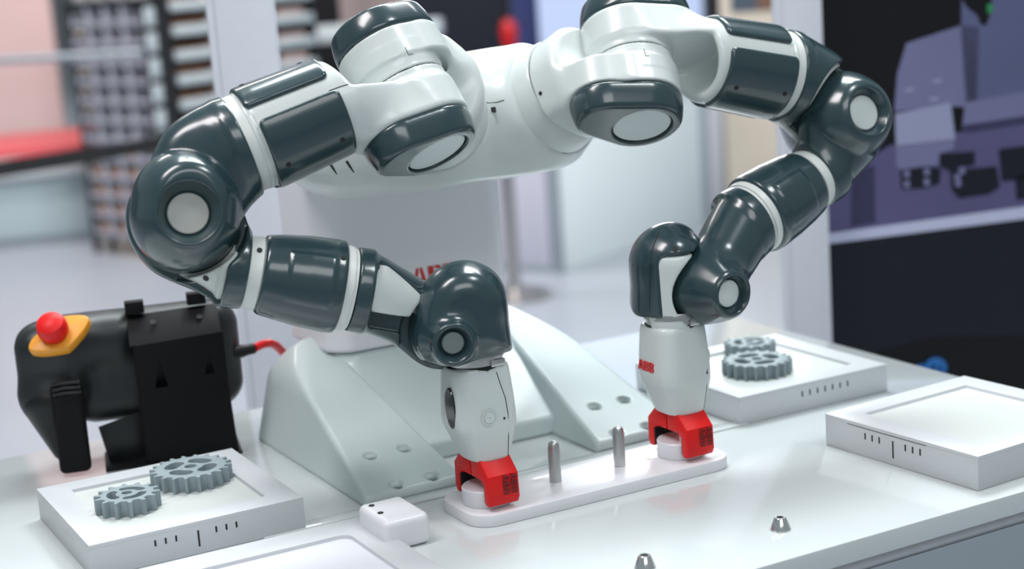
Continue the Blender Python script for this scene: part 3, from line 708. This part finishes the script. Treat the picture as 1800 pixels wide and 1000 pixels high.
# cone studs
cone = [(.0005, .0002), (.0098, .0002), (.0100, .0010), (.0058, .0118), (.0052, .0124), (.0036, .0124), (.0034, .0100), (.0005, .0100)]
for x, y, lb in ((.1140, -.2670, 'conical steel stud on the glossy tabletop, further from the front edge'), (-.0425, -.2690, 'conical steel stud on the glossy tabletop, cut by the bottom edge')):
    c = empty('cone_stud', (x, y, 0)); tag(c, lb, 'stud')
    link('cone', lathe_me(cone, 36, caps=False), 'chrome', c); link('socket', lathe_me([(.0005, .0102), (.0033, .0102), (.0033, .0108), (.0005, .0108)], 6, caps=False), 'gap', c)

# ---- teach pendant on its bracket (frame: u to the right, n towards the viewer)
PB = Vector((-.215, .358, 0)); nP = Vector((-.24, -.971, 0)); uP = Vector((.971, -.24, 0))
PM = basis(PB, uP, (0, 0, 1)) @ Matrix(((1, 0, 0, 0), (0, 1, 0, 0), (0, 0, 1, 0), (0, 0, 0, 1)))   # local x = u, z = up, y = away from the viewer
br = empty('pendant_bracket'); br.matrix_basis = PM; tag(br, 'black sheet metal bracket standing behind the left gear tray', 'bracket')
fp = [(-.106, .0008), (0.000, .0008), (-.004, .085), (-.004, .150), (-.107, .145)]
TXZ = Matrix(((1, 0, 0, 0), (0, 0, -1, 0), (0, 1, 0, 0), (0, 0, 0, 1)))
link('front_plate', curve_me([fp, [(-.088, .092), (-.073, .092), (-.080, .124)], [(-.030, .100), (-.018, .100), (-.023, .128)]], .002, .0003), 'blackm', br, mw=Matrix.Translation((0, -.016, 0)) @ TXZ)
link('top_lip', box_me((-.112, 0, -.001), (-.006, .046, .001), .0005), 'blackm', br, mw=Matrix.Translation((0, -.016, .1475)) @ Matrix.Rotation(math.radians(40), 4, 'X') @ Matrix.Rotation(math.radians(-3), 4, 'Y'))
link('side_flange', box_me((-.108, -.016, .0006), (-.106, .009, .146), .0005), 'blackm', br)
for x, z in ((-.112, .1765), (-.040, .1785)): link('hook_tab', box_me((x, .014, z), (x+.022, .030, z+.014), .001), 'blackm', br)
link('foot_plate', box_me((-.155, -.020, .0004), (.004, .060, .0026), .0006), 'blackm', br)
link('brace', curve_me([[(-.106, .001), (-.150, .001), (-.158, .045), (-.106, .058)]], .002, .0003), 'char', br, mw=Matrix.Translation((0, .020, 0)) @ TXZ)
for x in (-.082, -.028): link('screw_hole', lathe_me([(.0035, -.0008), (.0035, .0008)], 14), 'gap', br, mw=Matrix.Translation((x, .004, .1660)) @ Matrix.Rotation(math.radians(40), 4, 'X'))
pd = empty('teach_pendant'); pd.matrix_basis = PM @ Matrix.Translation((0, .028, 0)); tag(pd, 'black handheld robot control pendant hanging in the bracket', 'controller')
def pend(p):
    d = rbox(p, V(-.085, .018, .112), V(.103, .034, .066), .032)
    d = smin(d, rbox(p, V(-.203, -.004, .125), V(.038, .034, .050), .026), .02)
    d = smin(d, rcone(p, V(-.207, -.012, .085), V(-.196, -.014, .030), .032, .016), .02)
    d = smin(d, rcone(p, V(-.19, -.005, .150), V(-.13, .000, .148), .030, .024), .02)
    return smax(d, -(p[:, 2]-.004), .004)
body = link('housing', sdf_me(pend, (-.26, -.06, -.004), (.03, .06, .20), .0028), 'char', pd)
hs = link('hand_grip', sdf_me(lambda p: rcone(p, V(-.2105, -.0165, .088), V(-.199, -.019, .028), .0305, .0145), (-.25, -.06, 0), (-.15, .03, .14), .0026), 'black', body)
def elps(p):
    q = p-V(-.196, -.014, .166); c, s_ = math.cos(.42), math.sin(.42)
    x = q[:, 0]*c+q[:, 2]*s_; z = -q[:, 0]*s_+q[:, 2]*c
    d2 = np.hypot(x/1.9, (z))-.0175+np.abs(x)*.10
    return d2
# emergency stop: tilted yellow collar with a red mushroom head
ES = Matrix.Translation((-.192, -.034, .166)) @ Matrix.Rotation(math.radians(38), 4, 'X') @ Matrix.Rotation(math.radians(20), 4, 'Z') @ Matrix.Rotation(math.radians(-10), 4, 'Y')
yl = [(.036*math.cos(t)*(1 if abs(math.cos(t)) < .5 else 1.05), .0250*math.sin(t)*(1-.40*abs(math.cos(t)))) for t in (2*PI*i/40 for i in range(40))]
link('stop_collar', curve_me([yl], .014, .003), 'yellow', body, mw=ES @ Matrix.Translation((.004, -.001, -.003)))
link('stop_button', lathe_me([(.0120, .0), (.0130, .004), (.0165, .007), (.0178, .012), (.0175, .020), (.0150, .0262), (.010, .0292), (.0004, .0302)], 32), 'red', body, mw=ES)
link('strap', sdf_me(lambda p: rbox(p, V(-.188, -.040, .058), V(.018, .010, .054), .007), (-.215, -.055, -.004), (-.160, -.02, .12), .0024), 'blackm', pd)
for z in (.100, .106, .112): link('strap_rib', tube_me([(-.203, -.048, z), (-.190, -.052, z+.002), (-.172, -.049, z)], .0022, 8), 'black', pd)
link('cable_gland', lathe_me([(.0005, -.004), (.0075, -.004), (.0080, .010), (.0066, .018), (.0066, .026), (.0052, .027), (.0005, .027)], 20, (.008, .0, .112), (1, 0, .10), caps=False), 'black', pd)
inv = pd.matrix_basis.inverted()
cb = [Vector((.034, 0, .1148)), Vector((.045, .010, .1160)), Vector((.055, .026, .113)), Vector((.064, .045, .105)), Vector((.074, .068, .090)), Vector((.084, .09, .065)), Vector((.092, .11, .030)), Vector((.096, .13, .009)), Vector((.100, .15, .0056))]
link('cable', tube_me(cb, .0052, 12), 'red', pd)
#BG_BEGIN
def floor_pt(px, py): return onz(px, py, FLOOR)
def slab(name, a, b, z0, z1, th, m, parent=None, bev=0.0):
    # upright slab whose front runs from a to b (seen left to right), thickness away from the viewer
    a, b = Vector((a[0], a[1], 0)), Vector((b[0], b[1], 0)); x = (b-a).normalized(); L = (b-a).length; y = Vector((-x.y, x.x, 0))
    mw = Matrix(((x.x, y.x, 0, a.x), (x.y, y.y, 0, a.y), (0, 0, 1, z0), (0, 0, 0, 1)))
    return link(name, box_me((0, 0, 0), (L, th, z1-z0), bev), m, parent, mw=mw)
def zat(px, py, depth): return at(px, py, depth).z
B = dict(
 post=mat('white_aluminium_post', (0.62, 0.64, 0.70), 0.4, noise=0.03), post2=mat('post_groove', (0.40, 0.42, 0.48), 0.4, noise=0.03),
 navy=mat('dark_navy_panel', (0.008, 0.010, 0.018), 0.45, noise=0.1, nscale=3, spec=0.3), blk=mat('black_panel', (0.004, 0.004, 0.006), 0.5, noise=0.1, spec=0.3),
 pur1=mat('print_deep_violet', (0.035, 0.033, 0.09), 0.5, noise=0.35, nscale=5), pur2=mat('print_violet', (0.095, 0.085, 0.20), 0.5, noise=0.25, nscale=6),
 pur3=mat('print_lilac_grey', (0.17, 0.17, 0.31), 0.5, noise=0.15, nscale=5), pur4=mat('print_pale_lilac', (0.30, 0.31, 0.47), 0.5, noise=0.1, nscale=5),
 pur5=mat('print_slate_violet', (0.10, 0.11, 0.22), 0.5, noise=0.2, nscale=4), strip=mat('print_white_strip', (0.52, 0.54, 0.72), 0.5, noise=0.05),
 blue=mat('print_bright_blue', (0.02, 0.16, 0.48), 0.5, noise=0.05), green=mat('print_green', (0.02, 0.25, 0.08), 0.5, noise=0.05),
 cab=mat('pale_green_white_laminate', (0.80, 0.86, 0.86), 0.45, noise=0.03, nscale=3), cabs=mat('lavender_white_laminate', (0.58, 0.57, 0.66), 0.45, noise=0.03, nscale=3),
 frame=mat('grey_aluminium_profile', (0.34, 0.38, 0.42), 0.4, metal=0.3, noise=0.05), pink=mat('pink_backwall', (0.66, 0.47, 0.46), 0.6, noise=0.08, nscale=2),
 pink2=mat('pale_pink_panel', (0.72, 0.55, 0.52), 0.6, noise=0.1, nscale=4), redtop=mat('red_counter_top', (0.66, 0.10, 0.11), 0.45, noise=0.06),
 teal=mat('pale_teal_panel', (0.44, 0.53, 0.56), 0.5, noise=0.05), bin=mat('grey_bin_plastic', (0.46, 0.46, 0.53), 0.5, noise=0.15, nscale=12), bin2=mat('white_bin_plastic', (0.60, 0.58, 0.60), 0.5, noise=0.12, nscale=12),
 divider=mat('grey_rack_divider', (0.44, 0.45, 0.51), 0.5, noise=0.1), rack=mat('dark_rack_steel', (0.012, 0.013, 0.016), 0.5, noise=0.1), bar=mat('pale_shelf_bar', (0.52, 0.58, 0.60), 0.4, noise=0.04), brown=mat('brown_carton', (0.16, 0.08, 0.05), 0.7, noise=0.25, nscale=14),
 orange=mat('orange_carton', (0.62, 0.24, 0.06), 0.6, noise=0.2, nscale=10), cream=mat('cream_carton', (0.55, 0.46, 0.33), 0.6, noise=0.1), slate=mat('slate_blue_case', (0.06, 0.08, 0.11), 0.5, noise=0.1),
 belt=mat('black_webbing', (0.006, 0.006, 0.007), 0.7, noise=0.2), steel=mat('stanchion_steel', (0.50, 0.47, 0.46), 0.25, metal=1.0, noise=0.05),
 redobj=mat('red_enamel', (0.55, 0.008, 0.012), 0.4, noise=0.05), navy2=mat('blue_patterned_panel', (0.014, 0.024, 0.105), 0.5, noise=0.3, nscale=10),
 scr=mat('pale_blue_lit_display', (0.1, 0.12, 0.15), 0.4, noise=0.03, emit=((0.50, 0.60, 0.90), 0.85)), beige=mat('beige_board', (0.62, 0.54, 0.44), 0.5, noise=0.08, nscale=4),
)
# posts of the booth around the table
def post(label, px, py, depth, wd, rz, zt):
    p = at(px, py, depth); t = empty('booth_post', (p.x, p.y, FLOOR), rz); tag(t, label, 'post')
    link('upright', box_me((-wd/2, -wd*.3, 0), (wd/2, wd*.3, zt), .003), B['post'], t)
    link('groove', box_me((-wd*.385, -wd*.302, .02), (-wd*.365, -wd*.29, zt-.02)), B['post2'], t)
    link('base_plate', box_me((-wd*.7, -wd*.5, 0), (wd*.7, wd*.5, .008), .001), B['post2'], t)
post('broad white booth post behind the left arm of the robot', 452, 300, 2.40, .094, math.radians(-24), 2.6)
post('slim white booth post right of the robot, beside the dark panel', 1410, 300, 2.72, .0745, math.radians(-28), 2.6)
# dark panel with a printed picture
pa = at(1449, 420, 2.78); dz = pa.z-CAM[2]
dB = FWD + (1800-900)/FPX*RIGHT - (376-500)/FPX*UP; pb = Vector(CAM + dB*(dz/dB[2]))
dp = empty('poster_wall', (pa.x, pa.y, FLOOR)); tag(dp, 'dark exhibition wall with a violet machine picture at the right edge', 'wall')
dp.rotation_euler = (0, 0, math.atan2(pb.y-pa.y, pb.x-pa.x)); Lp = (pb.xy-pa.xy).length
ex = Vector(((pb-pa).x, (pb-pa).y, 0)).normalized(); eyn = Vector((ex.y, -ex.x, 0))     # eyn faces the viewer
def on_panel(px, py):
    d = Vector(FWD + (px-900)/FPX*RIGHT - (py-500)/FPX*UP); c = Vector(CAM); t = (pa-c).dot(eyn)/d.dot(eyn); p = c+d*t
    return ((p-pa).dot(ex), p.z-FLOOR)
link('carcass', box_me((-.012, .001, 0), (Lp+.5, .06, 2.3), .002), B['blk'], dp)
def printed(name, pts, m, layer):
    lp = [on_panel(*q) for q in pts]
    return link(name, curve_me([lp], .0008), m, dp, mw=Matrix.Translation((0, -.0008*layer, 0)) @ TXZ0)
TXZ0 = Matrix(((1, 0, 0, 0), (0, 0, -1, 0), (0, 1, 0, 0), (0, 0, 0, 1)))
printed('lower_print', [(1449, 428), (1850, 380), (1850, 590), (1640, 592), (1453, 640)], B['navy'], 1)
printed('picture', [(1443, 240), (1500, 250), (1570, 255), (1850, 200), (1850, 360), (1449, 410)], B['pur2'], 1)
printed('picture_shade', [(1434, 116), (1565, 118), (1570, 255), (1500, 265), (1443, 300)], B['pur1'], 1.4)
printed('picture_sky', [(1430, -60), (1690, -60), (1690, 70), (1600, 90), (1582, 120), (1572, 250), (1490, 300), (1440, 150)], B['blk'], 1.8)
printed('machine_top', [(1592, 76), (1690, 44), (1720, 48), (1715, 190), (1668, 186), (1571, 196), (1576, 130)], B['pur3'], 2.2)
printed('machine_front', [(1572, 200), (1670, 180), (1678, 245), (1574, 258)], B['pur4'], 2.6)
printed('machine_lower', [(1574, 256), (1676, 244), (1676, 262), (1650, 270), (1648, 290), (1580, 298), (1573, 290)], B['pur3'], 2.6)
printed('machine_right', [(1690, -60), (1850, -60), (1850, 150), (1716, 190), (1700, 230), (1688, 60)], B['pur5'], 2.2)
printed('machine_ledge', [(1695, 180), (1850, 152), (1850, 200), (1690, 226)], B['pur3'], 2.6)
printed('machine_gap', [(1690, 220), (1850, 196), (1850, 208), (1700, 232)], B['pur1'], 3)
printed('picture_block', [(1497, 300), (1536, 290), (1538, 390), (1495, 398)], B['pur1'], 2.2)
for pts in ([(1582, 298), (1625, 292), (1652, 296), (1650, 322), (1622, 330), (1584, 332)], [(1650, 270), (1712, 266), (1712, 288), (1668, 300), (1652, 292)], [(1670, 300), (1750, 292), (1756, 328), (1738, 340), (1684, 348), (1672, 332)], [(1755, 262), (1850, 250), (1850, 310), (1760, 318)], [(1784, 310), (1850, 300), (1850, 345), (1786, 350)]):
    printed('printed_part', pts, B['navy'], 3)
for x, y in ((1592, 306), (1592, 324), (1627, 302), (1627, 320), (1681, 312), (1682, 322), (1689, 300)): printed('printed_stud', [(x-5, y-6), (x+5, y-7), (x+6, y+5), (x-4, y+6)], B['pur3'], 3.4)
printed('white_strip', [(1449, 411), (1850, 356), (1850, 378), (1450, 429)], B['strip'], 2)
printed('printed_cable', [(1680, -40), (1745, -40), (1740, 22), (1732, 44), (1722, 42), (1716, 26), (1700, 14), (1690, 0)], B['blk'], 3.4)
printed('printed_light', [(1733, 8), (1742, 6), (1744, 20), (1734, 24)], B['green'], 3.8)
for x, y in ((1646, 142), (1597, 158), (1640, 174)): printed('printed_rivet', [(x-8, y-2), (x+8, y-4), (x+8, y+2), (x-7, y+4)], B['pur4'], 3)
ring = [(1644+19*math.cos(t), 645+17*math.sin(t)) for t in (2*PI*i/24 for i in range(24))]; rin = [(1645+10*math.cos(t), 647+8*math.sin(t)) for t in (2*PI*i/20 for i in range(20))]
link('logo_ring', curve_me([[on_panel(*q) for q in ring], [on_panel(*q) for q in rin]], .0008), B['blue'], dp, mw=Matrix.Translation((0, -.0022, 0)) @ TXZ0)
printed('logo_ring', [(1608, 648), (1614, 640), (1622, 640), (1627, 646), (1626, 654), (1610, 654)], B['blue'], 2.8)
printed('logo_ring', [(1642, 640), (1650, 640), (1648, 664), (1641, 662)], B['blue'], 2.8)
# white counters on the far side of the aisle
ca, cbp = floor_pt(985, 481), floor_pt(1246, 393); cx_ = (cbp-ca).normalized(); cyv = Vector((-cx_.y, cx_.x, 0))
ct = empty('counter_cabinet', (ca.x, ca.y, FLOOR), math.atan2(cx_.y, cx_.x)); tag(ct, 'pale white counter cabinet standing on the far floor behind the robot', 'cabinet')
Lc = (cbp-ca).length; hc = .78
link('carcass', box_me((.03, .03, .0), (Lc, .95, hc-.03), .003), B['cab'], ct); link('worktop', box_me((-.01, -.01, hc-.03), (Lc+.01, .98, hc), .004), B['cab'], ct)
link('side_panel', box_me((.012, .06, .03), (.029, .92, hc-.031), .001), B['cabs'], ct)
for x0, y0, x1, y1, z0, z1 in ((0, 0, .04, .04, 0, hc-.031), (0, .93, .04, .97, 0, hc-.031)): link('corner_profile', box_me((x0, y0, z0), (x1, y1, z1), .002), B['frame'], ct)
link('bottom_profile', box_me((0, .041, 0), (.0115, .929, .03), .001), B['frame'], ct)
link('corner_profile', box_me((Lc, 0, 0), (Lc+.035, .04, hc-.031), .002), B['frame'], ct)
c2 = ca + cx_*(Lc+.10); c2 = c2 + cyv*.25
ct2 = empty('counter_cabinet', (c2.x, c2.y, FLOOR), math.atan2(cx_.y, cx_.x)); tag(ct2, 'second white cabinet with a faint line pattern, further right behind the arm', 'cabinet')
link('carcass', box_me((0, 0, 0), (1.1, .5, .86), .003), 'panel', ct2); link('worktop', box_me((-.01, -.01, .861), (1.11, .51, .89), .003), B['cab'], ct2)
for k in range(3): link('line_print', curve_me([[(.15+.02*k, .5+.05*k), (.45+.02*k, .56+.05*k), (.45+.02*k, .57+.05*k), (.15+.02*k, .51+.05*k)]], .001), B['bar'], ct2, mw=Matrix.Translation((0, -.001, 0)) @ TXZ0)
# stanchion and belt
sp = floor_pt(905, 522)
def stanchion(p, label):
    s = empty('stanchion', (p.x, p.y, FLOOR)); tag(s, label, 'stanchion')
    link('base', lathe_me([(.0005, 0), (.165, 0), (.170, .012), (.150, .022), (.05, .034), (.034, .045)], 40), B['steel'], s)
    link('tube', lathe_me([(.031, .04), (.031, .86)], 24), B['steel'], s); link('head', lathe_me([(.030, .8605), (.036, .862), (.036, .955), (.030, .965), (.0005, .966)], 24), B['belt'], s)
    link('clip', box_me((-.02, -.050, .60), (.02, -.0312, .66), .003), B['belt'], s)
    return s
stanchion(sp, 'steel queue stanchion standing on the floor behind the robot')
zb = FLOOR+.90
d0 = FWD + (-90-900)/FPX*RIGHT - (313-500)/FPX*UP; b0 = Vector(CAM + d0*((zb-CAM[2])/d0[2])); b1 = Vector((sp.x-.05, sp.y-.01, zb))
dirb = (b1-b0); dirb.z = 0; nb_ = dirb.normalized()
bm_ = slab('belt', b0, b1, zb-.024, zb+.026, .002, B['belt']); tag(bm_, 'black belt of the queue barrier stretched across the background at left', 'belt')
# left: booth with red topped counter
wa, wb = at(-60, 200, 11.0), at(232, 200, 10.4)
def wall_slab(name, label, cat, a, b, z0, z1, th, m):
    t = slab(name, a, b, z0, z1, th, m); tag(t, label, cat); return t
wall_slab('back_panel', 'dusty pink back panel of the booth at the upper left', 'panel', at(-80, 200, 11.2), at(110, 200, 11.2), FLOOR, 1.6, .05, B['pink'])
wall_slab('back_panel', 'pale pink panel far behind between the post and the black panel', 'panel', at(380, 60, 12.4), at(800, 60, 12.4), FLOOR, 1.6, .05, B['pink2'])
fa, fb = floor_pt(-60, 446), floor_pt(163, 424)
rc = empty('display_counter', (fa.x, fa.y, FLOOR), math.atan2(fb.y-fa.y, fb.x-fa.x)); tag(rc, 'pale counter with a bright red top at the far left', 'counter')
Lr = (fb-fa).length
link('front_panel', box_me((0, 0, .06), (Lr, .04, .40), .002), B['teal'], rc); link('plinth', box_me((0, .02, 0), (Lr, .9, .06)), B['frame'], rc)
link('side_panel', box_me((Lr-.04, .041, .06), (Lr, .9, .40), .002), B['teal'], rc)
link('fascia', box_me((-.02, -.06, .401), (Lr+.02, 1.0, .52), .003), 'tray', rc); link('red_top', box_me((-.02, -.055, .5205), (Lr+.18, 1.0, .575), .004), B['redtop'], rc)
ra = at(-40, 108, 8.4); rb2 = at(250, 93, 8.2)
link('rail', tube_me([ra, rb2], .020, 12), B['frame']); bpy.data.objects['rail'].name = 'guard_rail'
tag(bpy.data.objects['guard_rail'], 'grey horizontal rail crossing the pink panel at the left', 'rail')
# parts rack: left face with bins, right face with shelf bars
P0 = floor_pt(166, 444); P1 = floor_pt(302, 458)
ux = (P1-P0).normalized(); uy = Vector((-ux.y, ux.x, 0)); Wr = (P1-P0).length; Hr = 1.34
rk = empty('parts_rack', (P0.x, P0.y, FLOOR), math.atan2(ux.y, ux.x)); tag(rk, 'tall dark steel parts rack full of bins behind the left arm', 'rack')
Dr = .10
for x in (0, Wr-.03):
    for y in (0, Dr): link('upright', box_me((x, y, 0), (x+.03, y+.03, Hr), .002), B['rack'], rk)
link('back_sheet', box_me((.031, .108, .1), (Wr-.031, .116, Hr-.001)), B['rack'], rk)
link('top_sheet', box_me((-.01, -.01, Hr), (Wr+.01, Dr+.04, Hr+.02)), B['rack'], rk)
RN = ('lowest', 'second lowest', 'third lowest', 'fourth lowest', 'fifth lowest', 'sixth lowest', 'sixth highest', 'fifth highest', 'fourth highest', 'third highest', 'second highest', 'top'); CN = ('left', 'second', 'third', 'right')
rows = 12; cols = 4; cw = (Wr-.06)/cols; rh = (Hr-.12)/rows
binm = None
def bin_me(w_, d_, h_b):
    bm = bmesh.new()
    def bx(lo, hi):
        vs = [bm.verts.new((x, y, z)) for x in (lo[0], hi[0]) for y in (lo[1], hi[1]) for z in (lo[2], hi[2])]
        for f in ((0, 1, 3, 2), (4, 6, 7, 5), (0, 4, 5, 1), (2, 3, 7, 6), (0, 2, 6, 4), (1, 5, 7, 3)): bm.faces.new([vs[i] for i in f])
    t = .006
    bx((0, 0, 0), (w_, d_, t)); bx((0, 0, t), (t, d_, h_b)); bx((w_-t, 0, t), (w_, d_, h_b)); bx((t, d_-t, t), (w_-t, d_, h_b)); bx((t, 0, t), (w_-t, t, h_b*.40)); bx((-.004, -.012, h_b*.30), (w_+.004, 0, h_b*.44))
    return finish(bm)
bme = bin_me(cw*.80, .095, rh*.74)
def rack_pt(x, y, z): return (rk.matrix_basis @ Vector((x, y, z)))
rk_rot = math.atan2(ux.y, ux.x)
def placed(name, me, m, x, y, z, label, cat, group, rz=0):
    o = link(name, me, m); p = Vector((P0.x, P0.y, FLOOR)) + ux*x + uy*y + Vector((0, 0, z)); o.location = p; o.rotation_euler = (0, 0, rk_rot+rz); tag(o, label, cat, group); return o
for c in range(1, cols): link('divider', box_me((.03+c*cw-.010, -.004, .10), (.03+c*cw+.006, .100, Hr-.001)), B['divider'], rk)
link('side_sheet', box_me((Wr+.0002, .058, .02), (Wr+.004, .13, Hr-.01)), B['rack'], rk)
for r in range(rows):
    z = .10+r*rh
    link('shelf', box_me((.031, .004, z-.012), (Wr-.031, .107, z-.002)), B['rack'], rk)
    for c in range(cols):
        up_ = r >= 5
        placed('storage_bin', bme, B['bin' if up_ else 'bin2'], .030+c*cw+cw*.10, .0, z-.0015,
               ('grey' if up_ else 'white')+' parts bin of the blurred rack, '+RN[r]+' row, '+CN[c]+' column', 'bin', 'grey bins in the parts rack' if up_ else 'white bins in the parts rack')
    if r < 5:
        for c in (0, 1, 2): placed('carton', box_me((0, 0, 0), (cw*.60, .06, rh*.52), .003), B['orange'], .04+c*cw+cw*.16, .02, z+.006, 'small orange carton in the white rack bin of the '+RN[r]+' row, '+CN[c]+' column', 'carton', 'orange cartons in the rack')
for c, (mm, wd) in enumerate((('bin2', .5), ('bin2', .6), ('bin2', .8), ('bin2', .55))):
    placed('parts_box', box_me((0, 0, 0), (cw*wd, .10, .085), .004), B[mm], .03+c*cw+.02, .02, Hr+.0215, ('leftmost', 'second', 'third and widest', 'rightmost')[c]+' of the small white boxes on top of the parts rack', 'box', 'white boxes on the rack top')
# side face: pale corner segments and shelf bars on the right hand side
for k in range(8):
    link('corner_segment', box_me((Wr+.0005, -.005, .30+k*.131), (Wr+.012, .055, .30+k*.131+.098), .004), B['bar'], rk)
sd = uy; so = Vector((P1.x, P1.y, FLOOR)) + uy*.175
sr = empty('side_shelf', so, math.atan2(sd.y, sd.x)); tag(sr, 'dark shelf unit with pale front bars between the rack and the white post', 'shelf')
NS = ('lowest', 'second lowest', 'third lowest', 'fourth lowest', 'middle', 'fourth highest', 'third highest', 'second highest', 'top')
LS = 1.0
for k in range(9):
    z = .26+k*.128
    link('shelf_bar', box_me((0, 0, z), (LS, .02, z+.050), .004), B['bar'], sr); link('shelf_board', box_me((0, .021, z), (LS, .36, z+.012)), B['rack'], sr)
link('back_sheet', box_me((0, .361, 0), (LS, .37, 1.40)), B['rack'], sr)
for x in (-.031, LS+.001): link('upright', box_me((x, .021, 0), (x+.03, .37, 1.42)), B['rack'], sr)
sxy = Vector((-sd.y, sd.x, 0))
for k in range(9):
    for j, (mm, lb, w_) in enumerate((('brown', 'brown carton at the near end of', .20), ('pink2', 'pale pink carton in the middle of', .24), ('brown', 'brown carton further along', .20), ('pink2', 'pale pink carton at the far end of', .20))):
        o = link('carton', box_me((0, 0, 0), (w_, .14, .060+.008*((k+j) % 3)), .004), B[mm])
        o.location = so+sd*(.04+.245*j)+sxy*.05+Vector((0, 0, .26+k*.128+.0125)); o.rotation_euler = (0, 0, math.atan2(sd.y, sd.x)); tag(o, lb+' the '+NS[k]+' side shelf board', 'carton', 'cartons on the side shelf')
# things on and behind the rack top
t = wall_slab('carton', 'cream carton standing behind the parts rack at the top', 'carton', at(116, 15, 10.62), at(202, 15, 10.62), FLOOR, zat(150, 30, 10.62), .12, B['cream'])
wall_slab('carton', 'tall orange carton right of the cream one behind the rack', 'carton', at(204, 10, 10.6), at(236, 10, 10.6), FLOOR, zat(220, -10, 10.6), .12, B['orange'])
wall_slab('equipment_case', 'slate blue case standing behind the rack left of the white post', 'case', at(238, 15, 10.62), at(392, 15, 10.62), FLOOR, zat(300, -20, 10.62), .3, B['slate'])
# centre background
wall_slab('dark_panel', 'narrow black panel right of the broad white post', 'panel', at(515, 30, 11.6), at(598, 30, 11.6), FLOOR, 1.5, .05, B['blk'])
wall_slab('dark_panel', 'wide black panel behind the robot torso', 'panel', at(712, 40, 11.0), at(898, 40, 11.0), FLOOR, 1.5, .06, B['navy'])
wall_slab('dark_panel', 'deep blue panel left of the lit display', 'panel', at(900, 40, 10.9), at(946, 40, 10.9), FLOOR, 1.5, .06, B['navy2'])
sh = slab('shelf_board', at(505, 60, 10.0), at(778, 60, 10.0), zat(640, 72, 10.0), zat(640, 42, 10.0), .3, B['bar'], bev=.02); tag(sh, 'pale horizontal shelf board with rounded end in the background', 'shelf')
for x in (515, 640, 765):
    p = at(x, 60, 10.05); link('leg', box_me((-.02, .02, FLOOR-sh.location.z), (.02, .06, -.001)), B['frame'], sh, mw=Matrix.Translation(((p-at(505, 60, 10.0)).length, .1, 0)))
rp = at(895, 60, 10.4); ro = empty('fire_extinguisher', (rp.x, rp.y, FLOOR)); ro.name = 'red_canister'; tag(ro, 'red rounded canister on a thin stand before the blue panel', 'canister')
zr = zat(895, 58, 10.4)-FLOOR
link('stand', lathe_me([(.14, 0), (.14, .01), (.02, .03), (.016, zr-.11)], 20), B['blk'], ro); link('canister', lathe_me([(.01, zr-.11), (.035, zr-.10), (.055, zr-.02), (.055, zr+.04), (.03, zr+.085), (.005, zr+.09)], 24), B['redobj'], ro)
t = slab('lit_display', at(948, 50, 10.6), at(1236, 50, 10.6), FLOOR+.15, 1.3, .06, B['scr']); tag(t, 'large pale blue lit display wall behind the right shoulder', 'display')
t = wall_slab('dark_panel', 'thin black upright panel right of the lit display', 'panel', at(1244, 20, 10.3), at(1266, 20, 10.3), FLOOR, zat(1250, -40, 10.3), .04, B['blk'])
bb = slab('info_board', at(1268, 50, 9.0), at(1375, 50, 9.0), FLOOR, .9, .05, B['beige']); tag(bb, 'beige information board with a dark picture, left of the slim post', 'board')
for (x0, y0, x1, y1, mm, nm) in ((.055, zat(1290, 22, 9.0)-FLOOR, .30, 1.75, 'slate', 'picture'), (.20, zat(1335, 22, 9.0)-FLOOR+.012, .29, 1.70, 'brown', 'picture_detail')):
    link(nm, box_me((x0, -.004 if nm == 'picture' else -.007, y0), (x1, -.0005 if nm == 'picture' else -.0045, y1)), B[mm], bb)
#BG_END
